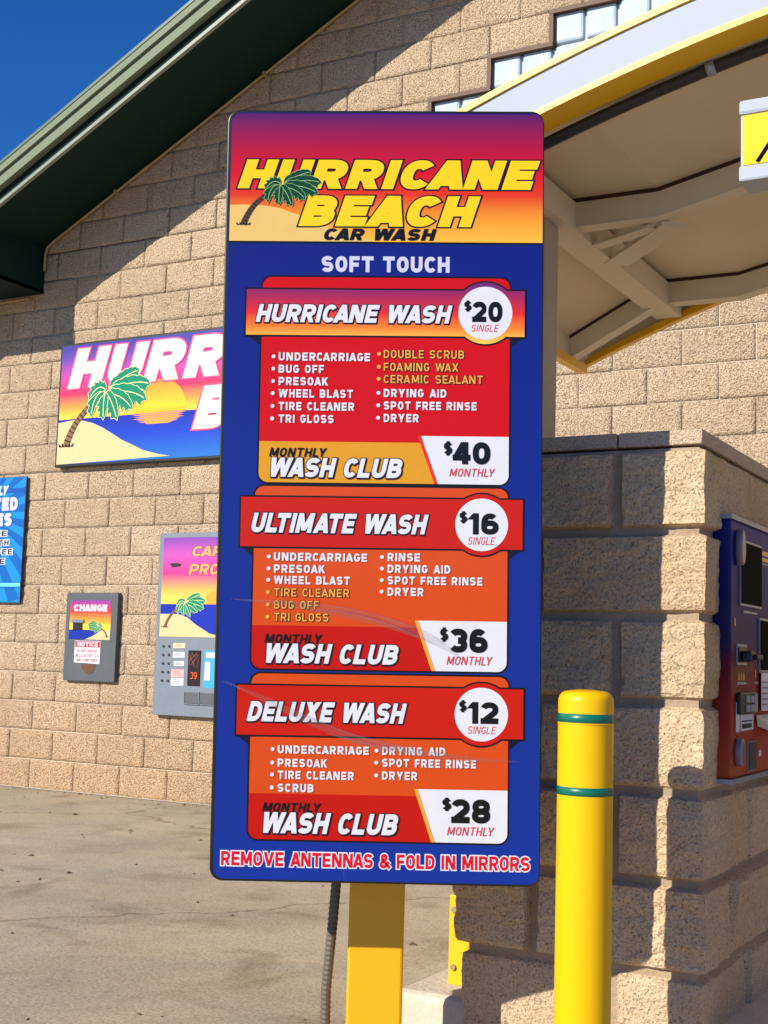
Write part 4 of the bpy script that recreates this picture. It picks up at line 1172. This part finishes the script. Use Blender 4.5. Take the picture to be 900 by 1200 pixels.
GOLDT = ink('ink_gold_text', (216, 158, 66))
DKOUT = ink('ink_plum', (40, 18, 34))
REDT = ink('ink_red_text', (214, 40, 34))
def price_panel(label, card, banner, disc, strip_v, tab, ink_card, ink_banner, ink_strip, texts, bl, slash):
    c0, c1, cv0, cv1 = card
    e = .0042
    q = MB(); q.poly(rrect(c0 - e, c1 + e, cv0 - e, cv1 + e, .024), .0004)
    pn = q.build('price_panel', BLACK, mb_, SF)
    tag(pn, label)
    q = MB(); q.poly(rrect(c0, c1, cv0, cv1, .020), .0006); q.build('panel_card', ink_card, pn)
    q = MB(); q.poly(rrect(c0, c1, cv0, strip_v, .020, tl=False, tr=False), .0008); q.build('club_strip', ink_strip, pn)
    ta, tb = tab
    q = MB(); q.poly([(tb, cv0), (c1 - .02, cv0)] + [(c1 - .02 + .02 * math.sin(math.radians(a)), cv0 + .02 - .02 * math.cos(math.radians(a))) for a in range(15, 91, 15)] + [(c1, strip_v + .015), (ta, strip_v + .015)], .0010); q.build('price_tab', WHITE, pn)
    q = MB(); q.poly([(tb - .008, cv0), (tb - .001, cv0), (ta - .001, strip_v + .015), (ta - .008, strip_v + .015)], .00115); q.build('tab_slash', slash, pn)
    b0, b1, bv0, bv1 = banner
    q = MB()
    q.poly([(b0, bv0), (c0 - e, bv0), (c0 - e, bv0 - .022)], .0005); q.poly([(b1, bv0), (c1 + e, bv0 - .022), (c1 + e, bv0)], .0005)
    q.build('banner_fold', ink('ink_fold', (16, 16, 46)), pn)
    dx, dy, r = disc
    q = MB(); q.poly([(b0 - e * .9, bv0 - e * .9), (b1 + e * .9, bv0 - e * .9), (b1 + e * .9, bv1 + e * .9), (b0 - e * .9, bv1 + e * .9)], .00130); q.poly(circ(dx, dy, r + .013), .00132); q.build('banner_outline', BLACK, pn)
    q = MB(); q.poly([(b0, bv0), (b1, bv0), (b1, bv1), (b0, bv1)], .00150); q.poly(circ(dx, dy, r + .0095), .00152); q.build('banner', ink_banner, pn)
    q = MB(); q.poly(circ(dx, dy, r), .00170); q.build('price_disc', WHITE, pn)
    for (s__, st, u0, u1, v0, v1) in texts:
        z = .0019
        if st == 'title': lettering(s__, u0, u1, v0, v1, z, WHITE, t=.25, slant=.22, gap=.10, edge=DKOUT, grow=.0018, shadow=(.0016, -.0020), parent=pn)
        elif st == 'price': lettering(s__, u0, u1, v0, v1, z, BLACK, t=.265, slant=0, gap=.10, parent=pn)
        elif st == 'red_it': lettering(s__, u0, u1, v0, v1, z, REDT, t=.115, slant=.2, gap=.20, parent=pn)
        elif st == 'black_it': lettering(s__, u0, u1, v0, v1, z, BLACK, t=.19, slant=.22, gap=.16, parent=pn)
        else:
            m = WHITE if st == 'item' else GOLDT
            ob = lettering(s__, u0, u1, v0, v1, z, m, t=.225 if st == 'item' else .165, gap=.20, edge=None if st == 'item' else DKOUT, grow=.0009, parent=pn)
            q = MB(); q.poly(circ((bl[0] if u0 < .34 else bl[1]), (v0 + v1) / 2, .0043, 12), z); q.build('bullet', m, pn)

P1 = [('HURRICANE WASH', 'title', .0723, .5047, 1.2079, 1.2478), ('20', 'price', .5476, .6138, 1.2118, 1.2572), ('$', 'price', .5298, .5466, 1.2366, 1.2575), ('SINGLE', 'red_it', .5451, .6066, 1.1905, 1.2060),
      ('UNDERCARRIAGE', 'item', .1250, .3255, 1.1224, 1.1406), ('BUG OFF', 'item', .1255, .2249, 1.0951, 1.1132), ('PRESOAK', 'item', .1260, .2347, 1.0678, 1.0859), ('WHEEL BLAST', 'item', .1265, .2893, 1.0409, 1.0590),
      ('TIRE CLEANER', 'item', .1271, .2925, 1.0127, 1.0308), ('TRI GLOSS', 'item', .1276, .2482, .9850, 1.0031),
      ('DOUBLE SCRUB', 'gold', .3554, .5307, 1.1300, 1.1482), ('FOAMING WAX', 'gold', .3558, .5189, 1.1016, 1.1197), ('CERAMIC SEALANT', 'gold', .3561, .5721, 1.0748, 1.0929),
      ('DRYING AID', 'item', .3565, .4934, 1.0440, 1.0620), ('SPOT FREE RINSE', 'item', .3569, .5595, 1.0164, 1.0345), ('DRYER', 'item', .3572, .4335, .9890, 1.0070),
      ('MONTHLY', 'black_it', .1084, .2353, .9106, .9303), ('WASH CLUB', 'title', .1053, .4032, .8664, .9085), ('$', 'price', .4890, .5075, .9199, .9460), ('40', 'price', .5085, .5899, .8985, .9470), ('MONTHLY', 'red_it', .5015, .6004, .8716, .8892)]
P2 = [('ULTIMATE WASH', 'title', .0705, .4582, .7447, .7874), ('16', 'price', .5432, .6095, .7460, .7922), ('$', 'price', .5246, .5421, .7719, .7941), ('SINGLE', 'red_it', .5425, .6024, .7240, .7405),
      ('UNDERCARRIAGE', 'item', .1240, .3261, .6836, .7014), ('PRESOAK', 'item', .1245, .2357, .6576, .6754), ('WHEEL BLAST', 'item', .1250, .2898, .6333, .6510), ('TIRE CLEANER', 'gold', .1255, .2883, .6065, .6242),
      ('BUG OFF', 'gold', .1260, .2231, .5799, .5976), ('TRI GLOSS', 'gold', .1265, .2448, .5535, .5712),
      ('RINSE', 'item', .3704, .4406, .6858, .7036), ('DRYING AID', 'item', .3708, .5063, .6607, .6784), ('SPOT FREE RINSE', 'item', .3711, .5754, .6358, .6534), ('DRYER', 'item', .3714, .4488, .6113, .6289),
      ('MONTHLY', 'black_it', .1070, .2327, .5063, .5255), ('WASH CLUB', 'title', .1040, .4006, .4634, .5055), ('$', 'price', .4856, .5030, .5170, .5426), ('36', 'price', .5050, .5874, .4918, .5429), ('MONTHLY', 'red_it', .4999, .5987, .4654, .4836)]
P3 = [('DELUXE WASH', 'title', .0723, .4168, .3383, .3810), ('12', 'price', .5457, .6122, .3408, .3870), ('$', 'price', .5282, .5446, .3669, .3886), ('SINGLE', 'red_it', .5460, .6079, .3195, .3355),
      ('UNDERCARRIAGE', 'item', .1411, .3364, .2710, .2883), ('PRESOAK', 'item', .1416, .2480, .2426, .2600), ('TIRE CLEANER', 'item', .1421, .3051, .2171, .2345), ('SCRUB', 'item', .1426, .2196, .1897, .2071),
      ('DRYING AID', 'item', .3648, .4999, .2717, .2891), ('SPOT FREE RINSE', 'item', .3651, .5657, .2464, .2638), ('DRYER', 'item', .3655, .4403, .2194, .2368),
      ('MONTHLY', 'black_it', .1104, .2367, .1480, .1670), ('WASH CLUB', 'title', .1056, .4050, .1027, .1468), ('$', 'price', .4946, .5137, .1584, .1818), ('28', 'price', .5138, .5964, .1312, .1814), ('MONTHLY', 'red_it', .5051, .6057, .1052, .1231)]
B1 = gradient_ink('banner_sunset', [(0, (240, 190, 80)), (.25, (228, 120, 40)), (.5, (206, 40, 40)), (.8, (150, 34, 80)), (1, (96, 40, 110))], 1.165, 1.295)
B2 = ink('banner_red', (182, 22, 4))
price_panel('red price panel with sunset banner and mustard strip', (.0865, .6300, .8546, 1.3088), (.0516, .6622, 1.1796, 1.2812), (.5765, 1.2316, .0590), .9443, (.4395, .4777), ink('card_red', (188, 4, 6)), B1, ink('strip_mustard', (204, 142, 28)), P1, (.1137, .3451), REDT)
price_panel('orange price panel with red banner priced sixteen', (.0800, .6290, .4514, .8460), (.0500, .6610, .7143, .8219), (.5727, .7672, .0570), .5438, (.4384, .4762), ink('card_orange', (196, 68, 16)), B2, ink('strip_red', (176, 14, 4)), P2, (.1128, .3584), MATS['ink_orange'])
price_panel('orange price panel with red banner priced twelve', (.0812, .6332, .0896, .4404), (.0511, .6650, .3096, .4150), (.5758, .3606, .0570), .1857, (.4424, .4799), MATS['card_orange'], B2, MATS['strip_red'], P3, (.1300, .3529), MATS['ink_orange'])
# added glossy ridges and patches imitate streaks reflected on the board, plus a scratch
mf = bpy.data.materials.new('glint_gloss')
mf.use_nodes = True
fn = mf.node_tree
fn.nodes.remove(fn.nodes['Principled BSDF'])
tb_ = fn.nodes.new('ShaderNodeBsdfTransparent'); gb_ = fn.nodes.new('ShaderNodeBsdfGlossy'); gb_.inputs['Roughness'].default_value = .10
ms_ = fn.nodes.new('ShaderNodeMixShader'); ms_.inputs[0].default_value = .16
fn.links.new(tb_.outputs[0], ms_.inputs[1]); fn.links.new(gb_.outputs[0], ms_.inputs[2])
fn.links.new(ms_.outputs[0], fn.nodes['Material Output'].inputs[0])
def add_glint_ridge(pts, wmax):
    P = [Vector(p) for p in pts]
    d_ = []
    for i in range(len(P) - 1):
        p0, p1, p2, p3 = P[max(i - 1, 0)], P[i], P[i + 1], P[min(i + 2, len(P) - 1)]
        for j in range(10):
            t = j / 10
            d_.append(.5 * ((2 * p1) + (p2 - p0) * t + (2 * p0 - 5 * p1 + 4 * p2 - p3) * t * t + (3 * p1 - p0 - 3 * p2 + p3) * t ** 3))
    d_.append(P[-1])
    n = len(d_); mb = MB(); vs, fs = [], []
    for i, p in enumerate(d_):
        t = (d_[min(i + 1, n - 1)] - d_[max(i - 1, 0)]).normalized(); nn = Vector((-t.y, t.x))
        w = wmax * math.sin(math.pi * (i + .3) / (n - .4)) ** 1.4 + .0002
        for k in range(9):
            a = -1 + k / 4
            vs.append((p.x + nn.x * w * a, p.y + nn.y * w * a, .0026 + .42 * w * (1 - a * a)))
    for i in range(n - 1):
        for k in range(8):
            fs.append((i * 9 + k, i * 9 + k + 1, i * 9 + k + 10, i * 9 + k + 9))
    mb.add(vs, fs)
    mb.build('glint_ridge', mf, face, smooth=True)
def add_reflect_patch(upper, lower, lean):
    # tilted glossy patch added for a pale reflection of the sunlit slab
    n = len(upper); vs, fs = [], []
    for (a, b) in zip(upper, lower):
        h = abs(a[1] - b[1])
        vs += [(a[0], a[1], .0027 + h * lean), (b[0], b[1], .0027)]
    for i in range(n - 1):
        fs.append((2 * i + 1, 2 * i + 3, 2 * i + 2, 2 * i))
    MB().add(vs, fs).build('reflect_patch', mf, face)
add_reflect_patch([(.03, .600), (.15, .597), (.27, .585), (.38, .561), (.48, .522), (.545, .470)], [(.03, .599), (.15, .586), (.27, .565), (.38, .539), (.48, .507), (.545, .469)], .06)
add_reflect_patch([(.02, .425), (.10, .395), (.20, .352), (.30, .315), (.42, .288), (.55, .270), (.66, .262)], [(.02, .424), (.10, .385), (.20, .335), (.30, .295), (.42, .271), (.55, .260), (.66, .261)], .06)
add_glint_ridge([(.0868, .5972), (.2352, .5897), (.3647, .5652), (.4755, .5238), (.5402, .4725)], .0028)
add_glint_ridge([(.2000, .5800), (.2924, .5715), (.4019, .5404), (.5033, .4934)], .0050)
add_glint_ridge([(.0628, .4129), (.1652, .3680), (.2763, .3218), (.3865, .2940), (.4963, .2753), (.6419, .2648)], .0024)
add_glint_ridge([(.2397, .3180), (.3501, .2910), (.4599, .2740)], .0050)
add_glint_ridge([(.0150, .4220), (.0443, .4142), (.0910, .3917)], .0016)
add_glint_ridge([(.2763, .0800), (.2842, .0444), (.2890, .0080)], .0008)
# flexible conduit hanging behind the board
fc = MB()
pth = [(-1.6235, 2.7433, .56), (-1.6222, 2.7433, .4613), (-1.6267, 2.7409, .3743), (-1.6315, 2.7385, .2974), (-1.6363, 2.736, .2208), (-1.6358, 2.7363, .1449), (-1.632, 2.7371, .0883), (-1.620, 2.74, .03), (-1.610, 2.742, 0)]
dense = []
for i in range(len(pth) - 1):
    a, b = Vector(pth[i]), Vector(pth[i + 1])
    for j in range(14):
        dense.append(a.lerp(b, j / 14))
dense.append(Vector(pth[-1]))
seg = 12
vs, fs = [], []
for i, p_ in enumerate(dense):
    r_ = .0122 if i % 2 else .0108
    for j in range(seg):
        vs.append((p_.x + r_ * math.cos(2 * math.pi * j / seg), p_.y + r_ * math.sin(2 * math.pi * j / seg), p_.z))
for i in range(len(dense) - 1):
    for j in range(seg):
        fs.append((i * seg + j, i * seg + (j + 1) % seg, (i + 1) * seg + (j + 1) % seg, (i + 1) * seg + j))
fc.add(vs, fs)
tag(fc.build('flexible_conduit', mat('conduit_grey', (96, 88, 76), rough=.55, vary=.2, vscale=20)), 'corrugated grey flexible conduit hanging beside the yellow sign post', 'conduit')

# crumbling pale sealant along the foot of the wall
bs = MB(); rb_ = random.Random(9); vs = []; nn_ = 240
for i in range(nn_ + 1):
    x = -8 + 13 * i / nn_
    w = .002 + .016 * max(0, noise.noise(Vector((x * 3, 1, 0)))) + rb_.uniform(0, .008)
    vs += [(x, 7.2, .008), (x, 7.2 - .010 - w, .003)]
fs = [(2 * i, 2 * i + 1, 2 * i + 3, 2 * i + 2) for i in range(nn_)]
bs.add(vs, fs)
tag(bs.build('base_sealant', mat('sealant_pale', (0.50, 0.45, 0.37), rough=.9, srgb=False, vary=.3, vscale=25)), kind='structure')

# small litter on the slab
lt = MB()
rl_ = random.Random(11)
for i in range(260):
    x, y = rl_.uniform(-8, -1.8), rl_.uniform(2.6, 7.15)
    if rl_.random() < .4: y = 7.18 - abs(rl_.gauss(0, .12))
    r = rl_.uniform(.003, .011) * (1 if rl_.random() < .9 else 1.8)
    a = rl_.uniform(0, 6.28); c, s = math.cos(a), math.sin(a)
    pts = [(r * 1.6, 0), (.3 * r, .6 * r), (-r, .2 * r), (-.4 * r, -.6 * r)]
    b = [(x + u * c - v * s, y + u * s + v * c, .0005) for u, v in pts]
    lt.add(b + [(x, y, r * .7)], [(0, 1, 4), (1, 2, 4), (2, 3, 4), (3, 0, 4)])
tag(lt.build('litter', mat('grit', (92, 74, 56), rough=.95, vary=.4, vscale=30)), 'scattered grit and leaf crumbs lying on the concrete slab', 'litter', kind='stuff')
